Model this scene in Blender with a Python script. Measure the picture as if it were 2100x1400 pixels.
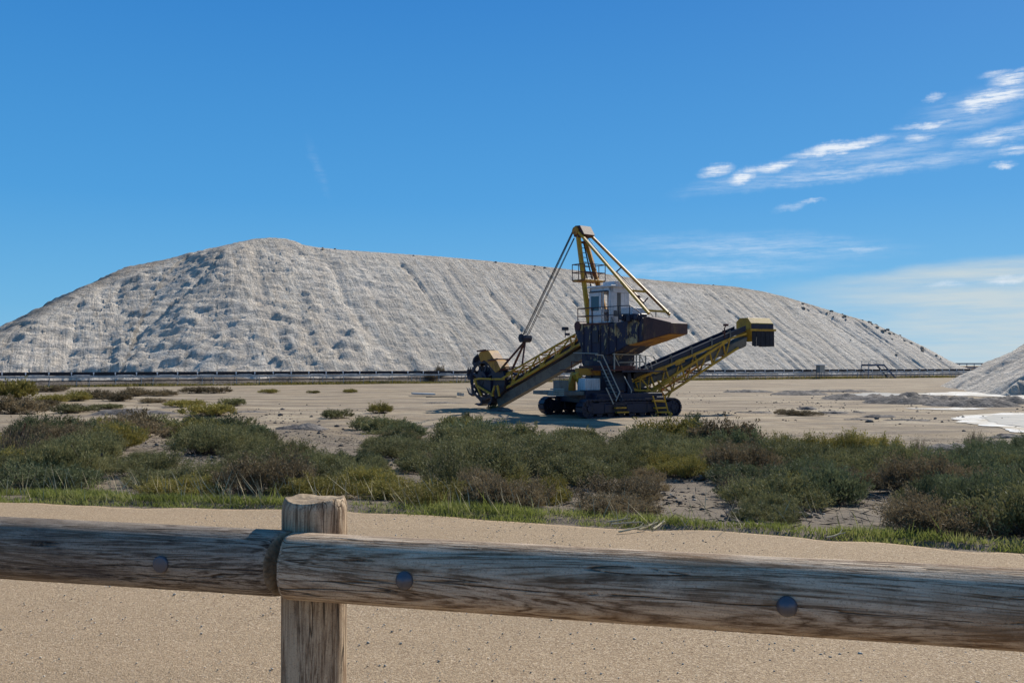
import bpy, math, random
import numpy as np
from mathutils import Vector, Matrix
R = math.radians
for o in list(bpy.data.objects): bpy.data.objects.remove(o, do_unlink=True)
S = bpy.context.scene
COL = S.collection

# ------------------------------------------------------------------ camera
F, CX, CY, HOR, EYE = 1900.0, 1050.0, 700.0, 748.0, 3.0
PITCH = math.atan((HOR - CY) / F)
cam = bpy.data.cameras.new('camera'); cam.lens = 36 * F / 2100; cam.sensor_width = 36
cam.clip_start = 0.05; cam.clip_end = 20000
camo = bpy.data.objects.new('camera', cam); COL.objects.link(camo)
camo.location = (0, 0, EYE); camo.rotation_euler = (R(90) + PITCH, 0, 0)
S.camera = camo
S.view_settings.view_transform = 'Standard'; S.view_settings.look = 'None'
S.view_settings.gamma = 1; S.view_settings.use_curve_mapping = False
S.view_settings.exposure = 0.42
S.render.engine = 'CYCLES'
S.cycles.max_bounces = 6; S.cycles.diffuse_bounces = 3; S.cycles.transparent_max_bounces = 8
S.cycles.use_denoising = True

# ------------------------------------------------------------------ sun and sky
SUN_AZ, SUN_EL = 38.0, 36.0           # azimuth clockwise from +Y (the view direction)
sd = Vector((math.sin(R(SUN_AZ)) * math.cos(R(SUN_EL)), math.cos(R(SUN_AZ)) * math.cos(R(SUN_EL)), math.sin(R(SUN_EL))))
sun = bpy.data.lights.new('sun', 'SUN'); sun.energy = 5.0; sun.angle = R(0.53); sun.color = (1.0, 0.94, 0.84)
suno = bpy.data.objects.new('sun', sun); COL.objects.link(suno)
suno.rotation_euler = sd.to_track_quat('Z', 'Y').to_euler()
suno.location = (30, 20, 60)

def ray(px, py):
    v = Vector(((px - CX) / F, 1.0, (CY - py) / F))
    v.rotate(Matrix.Rotation(PITCH, 3, 'X')); return v
def azel(px, py):
    v = ray(px, py).normalized(); return math.atan2(v.x, v.y), math.asin(v.z)

SKY_STR = 0.1
W = bpy.data.worlds.new('World'); S.world = W; W.use_nodes = True
nt = W.node_tree; N = nt.nodes; L = nt.links; N.clear()
def wn(t, **k):
    n = N.new(t)
    for a, b in k.items(): setattr(n, a, b)
    return n
sky = wn('ShaderNodeTexSky', sky_type='NISHITA'); sky.sun_disc = False
sky.sun_elevation = R(SUN_EL); sky.sun_rotation = R(SUN_AZ); sky.altitude = 0; sky.air_density = 1.0; sky.dust_density = 0.3; sky.ozone_density = 2.5
hsv = wn('ShaderNodeHueSaturation'); hsv.inputs['Saturation'].default_value = 1.18; hsv.inputs['Value'].default_value = 0.8
L.new(sky.outputs[0], hsv.inputs['Color'])
tc = wn('ShaderNodeTexCoord'); sp = wn('ShaderNodeSeparateXYZ'); L.new(tc.outputs['Generated'], sp.inputs[0])
def wm(op, a, b=None, c=None):
    n = wn('ShaderNodeMath', operation=op)
    for i, v in enumerate((a, b, c)):
        if v is None: continue
        if isinstance(v, (int, float)): n.inputs[i].default_value = v
        else: L.new(v, n.inputs[i])
    return n.outputs[0]
az = wm('ARCTAN2', sp.outputs[0], sp.outputs[1]); el = wm('ARCSINE', sp.outputs[2])
cb = wn('ShaderNodeCombineXYZ'); L.new(az, cb.inputs[0]); L.new(el, cb.inputs[1])
def wnoise(scale, sx, sy, rot, detail=5, rough=0.6):
    m = wn('ShaderNodeMapping'); m.inputs['Rotation'].default_value = (0, 0, R(rot)); m.inputs['Scale'].default_value = (sx, sy, 1)
    L.new(cb.outputs[0], m.inputs['Vector'])
    t = wn('ShaderNodeTexNoise'); t.inputs['Scale'].default_value = scale; t.inputs['Detail'].default_value = detail; t.inputs['Roughness'].default_value = rough
    L.new(m.outputs[0], t.inputs['Vector']); return t
wz = wnoise(36, 1, 1, 0, 9, .68)
vs = wn('ShaderNodeVectorMath', operation='MULTIPLY_ADD'); L.new(wz.outputs['Color'], vs.inputs[0]); vs.inputs[1].default_value = (.022, .016, 0)
off = wn('ShaderNodeVectorMath', operation='ADD'); off.inputs[1].default_value = (-.011, -.008, 0); L.new(cb.outputs[0], off.inputs[0])
L.new(off.outputs[0], vs.inputs[2])
clouds = [  # x0,y0,x1,y1 of the streak axis, half width in px, strength
 (1435, 356, 1500, 344, 10, .9), (1490, 372, 1560, 350, 11, .95), (1545, 355, 1640, 332, 8, .8), (1630, 320, 1820, 282, 9, 1.15),
 (1840, 262, 1965, 250, 6, .6), (1960, 222, 2110, 185, 14, 1.15), (2030, 172, 2120, 150, 10, .85), (1895, 208, 1935, 195, 5, .5),
 (1850, 290, 1925, 272, 8, .5), (1480, 385, 2080, 305, 13, .38), (1540, 352, 1860, 300, 12, .26), (1840, 285, 2120, 215, 14, .22), (1960, 300, 2120, 262, 12, .6), (2040, 312, 2120, 302, 8, .6),
 (2035, 343, 2085, 339, 6, .8), (1640, 418, 1690, 410, 4, .6), (1590, 432, 1660, 416, 6, .25), (2010, 158, 2080, 146, 6, .5),
 (1180, 560, 1700, 545, 16, .22), (1280, 500, 1820, 510, 24, .22), (1700, 512, 1820, 508, 7, .3), (1900, 586, 1980, 582, 5, .5), (2020, 578, 2110, 570, 6, .6),
 (1400, 395, 1640, 340, 16, .18), (1700, 335, 1960, 290, 16, .25), (1880, 250, 2100, 200, 26, .2), (630, 290, 672, 400, 9, .05)]  # last entry paints a faint window reflection streak into the sky
acc = None
for (x0, y0, x1, y1, hw, st) in clouds:
    a0, e0 = azel(x0, y0); a1, e1 = azel(x1, y1)
    m = wn('ShaderNodeMapping', vector_type='TEXTURE')
    m.inputs['Location'].default_value = ((a0 + a1) / 2, (e0 + e1) / 2, 0)
    m.inputs['Rotation'].default_value = (0, 0, math.atan2(e1 - e0, a1 - a0))
    m.inputs['Scale'].default_value = (math.hypot(a1 - a0, e1 - e0) / 2 * 1.45, hw / F * 1.7, 1)
    L.new(vs.outputs[0], m.inputs['Vector'])
    ln = wn('ShaderNodeVectorMath', operation='LENGTH'); L.new(m.outputs[0], ln.inputs[0])
    mr = wn('ShaderNodeMapRange', interpolation_type='SMOOTHSTEP')
    mr.inputs['From Min'].default_value = 1.0; mr.inputs['From Max'].default_value = 0.0; mr.inputs['To Max'].default_value = st * 1.5
    L.new(ln.outputs['Value'], mr.inputs['Value'])
    acc = mr.outputs[0] if acc is None else wm('MAXIMUM', acc, mr.outputs[0])
st1 = wnoise(90, .25, 2.4, -13, 10, .74)
brk = wn('ShaderNodeMapRange'); brk.inputs['From Min'].default_value = .38; brk.inputs['From Max'].default_value = .62; brk.inputs['To Min'].default_value = .12; L.new(st1.outputs['Fac'], brk.inputs['Value'])
wis = wm('MULTIPLY', acc, brk.outputs[0])
# low grey-white bank near the horizon on the right
a_l = azel(1480, 600)[0]; a_r = azel(1950, 600)[0]
up = wn('ShaderNodeMapRange', interpolation_type='SMOOTHSTEP')      # bank top edge, rising to the right
edge = wm('SUBTRACT', el, wm('MULTIPLY', az, 0.085))
en = wnoise(9, 1, 3, 0, 4); edge = wm('ADD', edge, wm('MULTIPLY', wm('SUBTRACT', en.outputs['Fac'], .5), .018))
up.inputs['From Min'].default_value = .0660; up.inputs['From Max'].default_value = .0525
L.new(edge, up.inputs['Value'])
rt = wn('ShaderNodeMapRange', interpolation_type='SMOOTHSTEP'); rt.inputs['From Min'].default_value = a_l; rt.inputs['From Max'].default_value = a_r; L.new(az, rt.inputs['Value'])
bn = wnoise(8, .8, 9, -3, 6); bnr = wn('ShaderNodeMapRange'); bnr.inputs['From Min'].default_value = .32; bnr.inputs['From Max'].default_value = .62
bnr.inputs['To Min'].default_value = .35; bnr.inputs['To Max'].default_value = .95; L.new(bn.outputs['Fac'], bnr.inputs['Value'])
bank = wm('MULTIPLY', wm('MULTIPLY', up.outputs[0], rt.outputs[0]), bnr.outputs[0])
rp = wn('ShaderNodeValToRGB'); er = rp.color_ramp.elements
while len(er) < 5: er.new(.5)
for e_, (p_, c_) in zip(er, [(.0, (.15, .39, .59)), (.06, (.095, .33, .575)), (.17, (.048, .25, .54)), (.38, (.022, .165, .455)), (1.0, (.035, .12, .27))]):
    e_.position = p_; e_.color = (*[v for v in c_], 1)
L.new(wm('MAXIMUM', sp.outputs[2], 0.0), rp.inputs[0])
rsc = wn('ShaderNodeVectorMath', operation='SCALE'); rsc.inputs['Scale'].default_value = 1 / SKY_STR; L.new(rp.outputs[0], rsc.inputs[0])
mixs = wn('ShaderNodeMix', data_type='RGBA'); mixs.inputs[0].default_value = .9; L.new(hsv.outputs[0], mixs.inputs[6]); L.new(rsc.outputs[0], mixs.inputs[7])
mix1 = wn('ShaderNodeMix', data_type='RGBA'); L.new(wm('MULTIPLY', bank, 1.0), mix1.inputs[0]); L.new(mixs.outputs[2], mix1.inputs[6])
mix1.inputs[7].default_value = (.43 / SKY_STR, .50 / SKY_STR, .53 / SKY_STR, 1)
mix2 = wn('ShaderNodeMix', data_type='RGBA'); L.new(wm('MINIMUM', wis, .92), mix2.inputs[0]); L.new(mix1.outputs[2], mix2.inputs[6])
mix2.inputs[7].default_value = (.64 / SKY_STR, .68 / SKY_STR, .73 / SKY_STR, 1)
bg = wn('ShaderNodeBackground'); bg.inputs['Strength'].default_value = SKY_STR; L.new(mix2.outputs[2], bg.inputs['Color'])
out = wn('ShaderNodeOutputWorld'); L.new(bg.outputs[0], out.inputs[0])

# ------------------------------------------------------------------ helpers
rng = np.random.default_rng(7); random.seed(7)
def _h(ix, iy, seed):
    n = (ix.astype(np.int64) * 374761393 + iy.astype(np.int64) * 668265263 + seed * 1442695041) & 0xffffffff
    n = ((n ^ (n >> 13)) * 1274126177) & 0xffffffff
    n = n ^ (n >> 16)
    return (n & 0xffff) / 32767.5 - 1.0
def vn(x, y, seed=0):
    x = np.asarray(x, float); y = np.asarray(y, float)
    ix = np.floor(x); iy = np.floor(y); fx = x - ix; fy = y - iy
    ux = fx * fx * (3 - 2 * fx); uy = fy * fy * (3 - 2 * fy)
    a = _h(ix, iy, seed); b = _h(ix + 1, iy, seed); c = _h(ix, iy + 1, seed); d = _h(ix + 1, iy + 1, seed)
    return (a * (1 - ux) + b * ux) * (1 - uy) + (c * (1 - ux) + d * ux) * uy
def fbm(x, y, seed=0, oct=4, g=0.5):
    s = 0; a = 1; t = 0
    for i in range(oct):
        s = s + a * vn(x * 2 ** i + 17.3 * i, y * 2 ** i - 9.1 * i, seed + i); t += a; a *= g
    return s / t
def sstep(a, b, x):
    t = np.clip((x - a) / (b - a), 0, 1); return t * t * (3 - 2 * t)

def mesh_np(name, V, Fq, smooth=False):
    me = bpy.data.meshes.new(name)
    V = np.asarray(V, np.float32); Fq = np.asarray(Fq, np.int32); k = Fq.shape[1]
    me.vertices.add(len(V)); me.vertices.foreach_set('co', V.ravel())
    me.loops.add(Fq.size); me.loops.foreach_set('vertex_index', Fq.ravel())
    me.polygons.add(len(Fq)); me.polygons.foreach_set('loop_start', np.arange(0, Fq.size, k, dtype=np.int32))
    if smooth: me.polygons.foreach_set('use_smooth', np.ones(len(Fq), bool))
    me.update(calc_edges=True); me.validate()
    return me
def grid_faces(nu, nv):
    i = np.arange(nu - 1)[:, None] * nv + np.arange(nv - 1)[None, :]
    return np.stack([i, i + nv, i + nv + 1, i + 1], -1).reshape(-1, 4)

class MB:
    def __init__(s): s.v = []; s.f = []
    def add(s, vs, fs):
        b = len(s.v); s.v += [tuple(v) for v in vs]; s.f += [tuple(i + b for i in f) for f in fs]; return s
    def hexa(s, p):           # 8 corners: bottom 4 ccw, top 4 ccw
        return s.add(p, [(3, 2, 1, 0), (4, 5, 6, 7), (0, 1, 5, 4), (1, 2, 6, 5), (2, 3, 7, 6), (3, 0, 4, 7)])
    def box(s, c, ax, ay, az_, sx, sy, sz):
        c = Vector(c); ax = Vector(ax) * sx / 2; ay = Vector(ay) * sy / 2; az_ = Vector(az_) * sz / 2
        return s.hexa([c - ax - ay - az_, c + ax - ay - az_, c + ax + ay - az_, c - ax + ay - az_,
                       c - ax - ay + az_, c + ax - ay + az_, c + ax + ay + az_, c - ax + ay + az_])
    def abox(s, x0, x1, y0, y1, z0, z1):
        return s.box(((x0 + x1) / 2, (y0 + y1) / 2, (z0 + z1) / 2), (1, 0, 0), (0, 1, 0), (0, 0, 1), x1 - x0, y1 - y0, z1 - z0)
    def bar(s, p, q, w, h=None):
        p = Vector(p); q = Vector(q); d = q - p; l = d.length
        if l < 1e-6: return s
        d.normalize(); u = Vector((0, 0, 1))
        if abs(d.z) > .98: u = Vector((1, 0, 0))
        a = d.cross(u).normalized(); b = a.cross(d).normalized()
        return s.box((p + q) / 2, d, a, b, l, w, h or w)
    def tube(s, p, q, r, n=8, r2=None, caps=True):
        p = Vector(p); q = Vector(q); d = (q - p).normalized(); u = Vector((0, 0, 1))
        if abs(d.z) > .98: u = Vector((1, 0, 0))
        a = d.cross(u).normalized(); b = a.cross(d).normalized(); r2 = r if r2 is None else r2
        vs_ = [p + (a * math.cos(t) + b * math.sin(t)) * r for t in [2 * math.pi * i / n for i in range(n)]]
        vs_ += [q + (a * math.cos(t) + b * math.sin(t)) * r2 for t in [2 * math.pi * i / n for i in range(n)]]
        fs = [(i, (i + 1) % n, n + (i + 1) % n, n + i) for i in range(n)]
        if caps: fs += [tuple(range(n - 1, -1, -1)), tuple(range(n, 2 * n))]
        return s.add(vs_, fs)
    def path(s, pts, w, n=6):
        for a, b in zip(pts, pts[1:]): s.tube(a, b, w, n)
        return s
    def extr(s, poly, vec):   # polygon of 3D points extruded along vec
        vec = Vector(vec); n = len(poly); a = [Vector(p) for p in poly]; b = [p + vec for p in a]
        return s.add(a + b, [tuple(range(n - 1, -1, -1)), tuple(range(n, 2 * n))] + [(i, (i + 1) % n, n + (i + 1) % n, n + i) for i in range(n)])
def build(name, mb, mat, parent=None, org=(0, 0, 0), smooth=False, bevel=0):
    me = bpy.data.meshes.new(name); o_ = Vector(org)
    me.from_pydata([tuple(Vector(v) - o_) for v in mb.v], [], mb.f); me.validate()
    import bmesh
    bm = bmesh.new(); bm.from_mesh(me); bmesh.ops.recalc_face_normals(bm, faces=bm.faces); bm.to_mesh(me); bm.free()
    if smooth: me.shade_smooth()
    me.materials.append(mat)
    o = bpy.data.objects.new(name, me); COL.objects.link(o)
    if parent: o.parent = parent
    else: o.location = o_
    if bevel:
        b = o.modifiers.new('bevel', 'BEVEL'); b.width = bevel; b.segments = 1; b.limit_method = 'ANGLE'
    return o
def link_mesh(name, me, parent=None, loc=None, mat=None):
    o = bpy.data.objects.new(name, me); COL.objects.link(o)
    if parent: o.parent = parent
    if loc is not None: o.location = loc
    if mat and not me.materials: me.materials.append(mat)
    return o
def tag(o, label=None, cat=None, group=None, kind=None):
    if label: o['label'] = label
    if cat: o['category'] = cat
    if group: o['group'] = group
    if kind: o['kind'] = kind
    return o
def empty(name, loc, label, cat, group=None):
    o = bpy.data.objects.new(name, None); COL.objects.link(o); o.location = loc; o.empty_display_size = .2
    return tag(o, label, cat, group)

# ------------------------------------------------------------------ materials
class NT:
    def __init__(s, name, rough=.8, metal=0.0, spec=.3):
        s.m = bpy.data.materials.new(name); s.m.use_nodes = True; s.t = s.m.node_tree; s.n = s.t.nodes; s.l = s.t.links
        s.b = s.n['Principled BSDF']; s.b.inputs['Roughness'].default_value = rough; s.b.inputs['Metallic'].default_value = metal
        s.b.inputs['Specular IOR Level'].default_value = spec
        s.tc = s.n.new('ShaderNodeTexCoord'); s.geo = None
    def vec(s, src='Object', scale=(1, 1, 1), rot=(0, 0, 0), base=None):
        m = s.n.new('ShaderNodeMapping'); m.inputs['Scale'].default_value = scale; m.inputs['Rotation'].default_value = rot
        s.l.new(base if base is not None else s.tc.outputs[src], m.inputs['Vector']); return m.outputs[0]
    def noise(s, v, scale, det=5, rough=.6, dist=0.0, out='Fac'):
        t = s.n.new('ShaderNodeTexNoise'); t.inputs['Scale'].default_value = scale; t.inputs['Detail'].default_value = det
        t.inputs['Roughness'].default_value = rough; t.inputs['Distortion'].default_value = dist; s.l.new(v, t.inputs['Vector']); return t.outputs[out]
    def voro(s, v, scale, out='Distance', feature='F1'):
        t = s.n.new('ShaderNodeTexVoronoi'); t.feature = feature; t.inputs['Scale'].default_value = scale; s.l.new(v, t.inputs['Vector']); return t.outputs[out]
    def ramp(s, f, stops):
        r = s.n.new('ShaderNodeValToRGB'); e = r.color_ramp.elements
        while len(e) < len(stops): e.new(.5)
        for x, (p, c) in zip(e, stops):
            x.position = p; x.color = (c[0], c[1], c[2], 1) if not isinstance(c, (int, float)) else (c, c, c, 1)
        s.l.new(f, r.inputs[0]); return r.outputs[0]
    def rng(s, f, a, b, c=0.0, d=1.0):
        r = s.n.new('ShaderNodeMapRange'); r.inputs[1].default_value = a; r.inputs[2].default_value = b; r.inputs[3].default_value = c; r.inputs[4].default_value = d
        s.l.new(f, r.inputs[0]); return r.outputs[0]
    def mix(s, f, a, b, mode='MIX'):
        m = s.n.new('ShaderNodeMix'); m.data_type = 'RGBA'; m.blend_type = mode
        for k, v in (('Factor', f), ('A', a), ('B', b)):
            i = m.inputs[k] if k != 'Factor' else m.inputs[0]
            if k == 'A': i = m.inputs[6]
            if k == 'B': i = m.inputs[7]
            if isinstance(v, (int, float)): i.default_value = v if k == 'Factor' else (v, v, v, 1)
            elif isinstance(v, tuple): i.default_value = (*v, 1) if len(v) == 3 else v
            else: s.l.new(v, i)
        return m.outputs[2]
    def math(s, op, a, b=0.0):
        m = s.n.new('ShaderNodeMath'); m.operation = op
        for i, v in enumerate((a, b)):
            if isinstance(v, (int, float)): m.inputs[i].default_value = v
            else: s.l.new(v, m.inputs[i])
        return m.outputs[0]
    def col(s, c):
        if isinstance(c, tuple): s.b.inputs['Base Color'].default_value = (*c, 1)
        else: s.l.new(c, s.b.inputs['Base Color'])
        return s
    def bump(s, h, strength=.5, dist=.02):
        b = s.n.new('ShaderNodeBump'); b.inputs['Strength'].default_value = strength; b.inputs['Distance'].default_value = dist
        s.l.new(h, b.inputs['Height']); s.l.new(b.outputs[0], s.b.inputs['Normal']); return s
    def out(s): return s.m

# ------------------------------------------------------------------ terrain shape
EX = [-40, -12, -5.4, -1.58, .87, 3.93, 8, 14, 40]; EY = [13.0, 10.6, 9.77, 9.12, 8.3, 7.12, 5.3, 2.5, -9]
def edge_y(x): return np.interp(x, EX, EY)
PZ = 1.55
def ground_z(x, y, fine=True):
    x = np.asarray(x, float); y = np.asarray(y, float)
    s = (y - edge_y(x)) * .95
    k = np.clip(1 - (s - .5) / 33.0, 0, 1)
    base = PZ * np.where(s < .5, 1, k ** 1.15)
    w = sstep(.6, 4, s)
    far = 1 - sstep(30, 60, s)
    u = fbm(x / 4.2, y / 4.2, 3, 3) * .22 * w * (.12 + .88 * far)
    base = base + u * (1 - .9 * sstep(60, 120, s))
    if fine: base = base + fbm(x / .7, y / .7, 11, 3) * .05 * w * (.25 + .75 * far)
    base = np.where(s < .3, PZ - .03, base)
    return base
def gz(x, y): return float(ground_z(np.array([x]), np.array([y]))[0])
def proj(x, y, z):
    v = Vector((x, y, z - EYE)); v.rotate(Matrix.Rotation(-PITCH, 3, 'X'))
    return CX + F * v.x / v.y, CY - F * v.z / v.y

# ground material: pale dried silt with darker litter near the shrubs
g = NT('dry_silt_ground', .95, 0, .1)
vo = g.vec('Object')
n1 = g.noise(vo, .35, 6, .62); n2 = g.noise(vo, 3.2, 5, .7); n3 = g.noise(vo, 40, 3, .7)
n4 = g.noise(g.vec('Object', (.06, .28, 1), (0, 0, R(7))), 1.0, 7, .72)
c = g.ramp(n1, [(.32, (.24, .18, .115)), (.50, (.335, .26, .17)), (.68, (.41, .335, .235))])
c = g.mix(g.rng(n4, .46, .58, 0, .8), c, (.185, .145, .105))
n5 = g.noise(g.vec('Object', (.03, .12, 1), (0, 0, R(-5)), vo), 2.0, 5, .6)
c = g.mix(g.rng(n5, .52, .64, 0, .6), c, (.46, .385, .28))
n6 = g.noise(g.vec('Object', (.12, .45, 1), (0, 0, R(12)), vo), 1.3, 6, .72)
c = g.mix(g.rng(n6, .50, .60, 0, .8), c, (.15, .12, .095))
c = g.mix(g.rng(n2, .50, .68, 0, .45), c, (.22, .175, .13))
c = g.mix(g.rng(n3, .42, .62, 0, .35), c, (.18, .145, .11))
sxyz = g.n.new('ShaderNodeSeparateXYZ'); g.l.new(g.tc.outputs['Object'], sxyz.inputs[0])
lit = g.math('MULTIPLY', g.rng(sxyz.outputs[1], 46, 26), g.rng(n1, .38, .55, .35, 1))   # leaf litter under the scrub belt
c = g.mix(g.math('MULTIPLY', lit, g.rng(n2, .35, .6, .35, .95)), c, (.13, .105, .08))
g.col(c); g.bump(g.math('ADD', g.math('MULTIPLY', n2, 1.0), g.math('MULTIPLY', n3, .3)), .7, .08)
M_ground = g.out()

ang = np.concatenate([np.linspace(-180, -45, 46)[:-1], np.linspace(-45, 45, 420), np.linspace(45, 180, 46)[1:]])
ang = ang[:-1]
rad = np.concatenate([np.linspace(.2, 5, 20), np.geomspace(5.1, 80, 420), np.geomspace(82, 9000, 90)])
A, RR = np.meshgrid(np.radians(ang), rad, indexing='ij')
X = RR * np.sin(A); Y = RR * np.cos(A)
Z = ground_z(X, Y)
V = np.stack([X, Y, Z], -1).reshape(-1, 3)
na, nr = len(ang), len(rad)
Fq = grid_faces(na, nr)
i = np.arange(nr - 1); wrap = np.stack([(na - 1) * nr + i, i, i + 1, (na - 1) * nr + i + 1], -1)
Fq = np.concatenate([Fq, wrap])
me = mesh_np('ground', V, Fq, True)
go = link_mesh('ground', me, mat=M_ground); tag(go, kind='structure')

# path of bound sandy gravel
g = NT('sandy_gravel_path', .93, 0, .15)
vo = g.vec('Object')
cell = g.voro(g.vec('Object', (1, 1.2, 1)), 130, 'Color'); cd = g.voro(vo, 130, 'Distance')
sp1 = g.n.new('ShaderNodeSeparateColor'); g.l.new(cell, sp1.inputs[0])
c = g.ramp(sp1.outputs[0], [(0, (.12, .080, .046)), (.2, (.24, .160, .096)), (.55, (.362, .262, .158)), (.82, (.47, .35, .215)), (1, (.65, .51, .37))])
nb = g.noise(vo, 38, 5, .8); c = g.mix(g.rng(nb, .40, .60, 0, .55), c, (.26, .18, .105))
nc = g.noise(vo, 1.1, 5, .6); c = g.mix(g.rng(nc, .35, .7, 0, .32), c, (.40, .28, .168))
ntr = g.noise(g.vec('Object', (.22, 1.6, 1), (0, 0, R(-14))), 1.0, 5, .65); c = g.mix(g.rng(ntr, .48, .68, 0, .4), c, (.25, .18, .11))
nd = g.noise(vo, 260, 2, .6); c = g.mix(g.rng(nd, .55, .7, 0, .5), c, (.54, .42, .30))
g.col(c); g.bump(g.math('ADD', g.math('MULTIPLY', cd, -.5), g.math('MULTIPLY', nb, 1.6)), .7, .010)
M_path = g.out()
xs = np.linspace(-40, 30, 900); ws = np.concatenate([np.linspace(0, 1, 14), [3, 8, 15, 25]])
XX, WW = np.meshgrid(xs, ws, indexing='ij')
wob = fbm(xs * 1.1, xs * 0, 5, 4) * .22
YY = edge_y(XX) + .12 + wob[:, None] - WW
ZZ = PZ + fbm(XX / 3, YY / 3, 9, 2) * .012 + np.where(WW < .02, -.05, 0)
me = mesh_np('path', np.stack([XX, YY, ZZ], -1).reshape(-1, 3), grid_faces(len(xs), len(ws))[:, ::-1], True)
tag(link_mesh('path', me, mat=M_path), kind='structure')

# ------------------------------------------------------------------ salt mountain
def conv_D(px): return 1.0 / (.0082 - 1.9e-6 * px)
def conv_pt(px): D = conv_D(px); return np.array([(px - CX) / F * D, D])
P0 = conv_pt(0); P1 = conv_pt(1900); TD = (P1 - P0) / np.linalg.norm(P1 - P0); QD = np.array([-TD[1], TD[0]])
def ray_on_line(px, py, off):
    r = ray(px, py); base = P0 + QD * off
    # t*r.xy = base + a*TD
    Mx = np.array([[r.x, -TD[0]], [r.y, -TD[1]]]); t, a = np.linalg.solve(Mx, base)
    return a, EYE + r.z * t
TANR = math.tan(R(34))
def ridge(pts, foot):
    out = []
    xs_ = np.arange(pts[0][0], pts[-1][0] + 1, 4.0); ys_ = np.interp(xs_, [p[0] for p in pts], [p[1] for p in pts])
    for px, py in zip(xs_, ys_):
        off = foot + 40
        for _ in range(40):
            a, h = ray_on_line(px, py, off); off = .5 * off + .5 * (foot + max(h, 1) / TANR)
        out.append((a, off, h))
    return np.array(out)
RB = ridge([(468, 506), (500, 497), (530, 490), (560, 488), (585, 490), (604, 500), (640, 506), (700, 512), (800, 519), (900, 526), (1000, 535), (1100, 545),
            (1200, 556), (1300, 570), (1400, 580), (1500, 587), (1560, 597), (1600, 607), (1700, 638), (1760, 655), (1800, 672), (1850, 695), (1900, 722), (1950, 746), (1980, 755)], 9)
RA = ridge([(-190, 760), (-80, 722), (0, 686), (100, 630), (200, 581), (300, 540), (380, 526), (440, 520), (500, 512)], 14)
RA[:, 1] += 2.5
# lift A so that its silhouette stays on the traced line although it stands further back
uA = np.arange(-60, 300, .55); vA = np.concatenate([np.arange(2, 75, .42), np.arange(75, 120, 1.5)])
UU, VV = np.meshgrid(uA, vA, indexing='ij')
HK = []; H = np.full(UU.shape, -50.0); Cc = np.zeros(UU.shape); Rr = np.zeros(UU.shape)
for k, arr in enumerate((RB, RA)):
    cum = arr[:, 0]; Hk = np.full(UU.shape, -50.0)
    for (a, o_, h) in arr[::2 if k == 0 else 2]:
        dx = UU - a; dy = VV - o_; dd = np.sqrt(dx * dx + dy * dy)
        hh = h - TANR * (np.sqrt(dd * dd + 2.5 ** 2) - 2.5)
        m = hh > H; H = np.where(m, hh, H); Hk = np.maximum(Hk, hh)
        Cc = np.where(m, a + np.arctan2(dx, -dy) * 18 + k * 300, Cc); Rr = np.where(m, dd, Rr)
    HK.append(Hk)
KS = 5.0; H = np.maximum(HK[0], HK[1]) + np.maximum(KS - np.abs(HK[0] - HK[1]), 0) ** 2 / (4 * KS)
left = 1 - sstep(45, 95, UU)
def ridged(x, y, seed): return 1 - np.abs(vn(x, y, seed)) * 2
topw = np.clip(Rr / 6, .12, 1)
wp = fbm(UU / 12, VV / 14, 61, 3) * 4
def groove(x, y, seed, w): return np.exp(-(np.abs(vn(x, y, seed)) / w) ** 1.3)
gul = -groove((Cc + wp * .5) / 9.0, Rr / 120, 21, .045) * .75 - groove((Cc + wp * .4) / 4.5, Rr / 80, 22, .07) * .42 - groove((Cc + wp * .3) / 2.1, Rr / 50, 23, .16) * .20
big = fbm(Cc / 16, Rr / 60, 31, 2) * .7
scal = fbm((Cc * .8 + Rr * .5 + wp * .4) / 2.6, (Rr * .8 - Cc * .35) / 1.0, 41, 4, .70) * .20
clod = fbm((UU + wp * .3) / 3.0, VV / .8, 51, 4, .8)
clod = np.sign(clod) * np.abs(clod) ** .75 * .72
scarp = np.clip(fbm(UU / 7, VV / 4, 71, 4, .6) - .25, 0, .12) * 6.0
disp = (gul * (1 - .45 * left) + scal * (.8 + .5 * left) + clod * (.05 + .9 * left) + scarp * left * .55 + big * .8) * topw
H2 = H + disp
H2 = np.where(H < .6, np.minimum(H2, H + .3), H2)
XY = P0[None, None, :] + UU[..., None] * TD + VV[..., None] * QD
me = mesh_np('salt_mountain', np.concatenate([XY, np.maximum(H2, -1.5)[..., None]], -1).reshape(-1, 3), grid_faces(len(uA), len(vA)), True)
uvl = me.uv_layers.new(name='flow'); li = np.empty(len(me.loops), np.int32); me.loops.foreach_get('vertex_index', li)
uvd = np.stack([(Cc + wp * .4).ravel()[li] / 10, Rr.ravel()[li] / 10], -1).astype(np.float32); uvl.data.foreach_set('uv', uvd.ravel())
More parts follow.
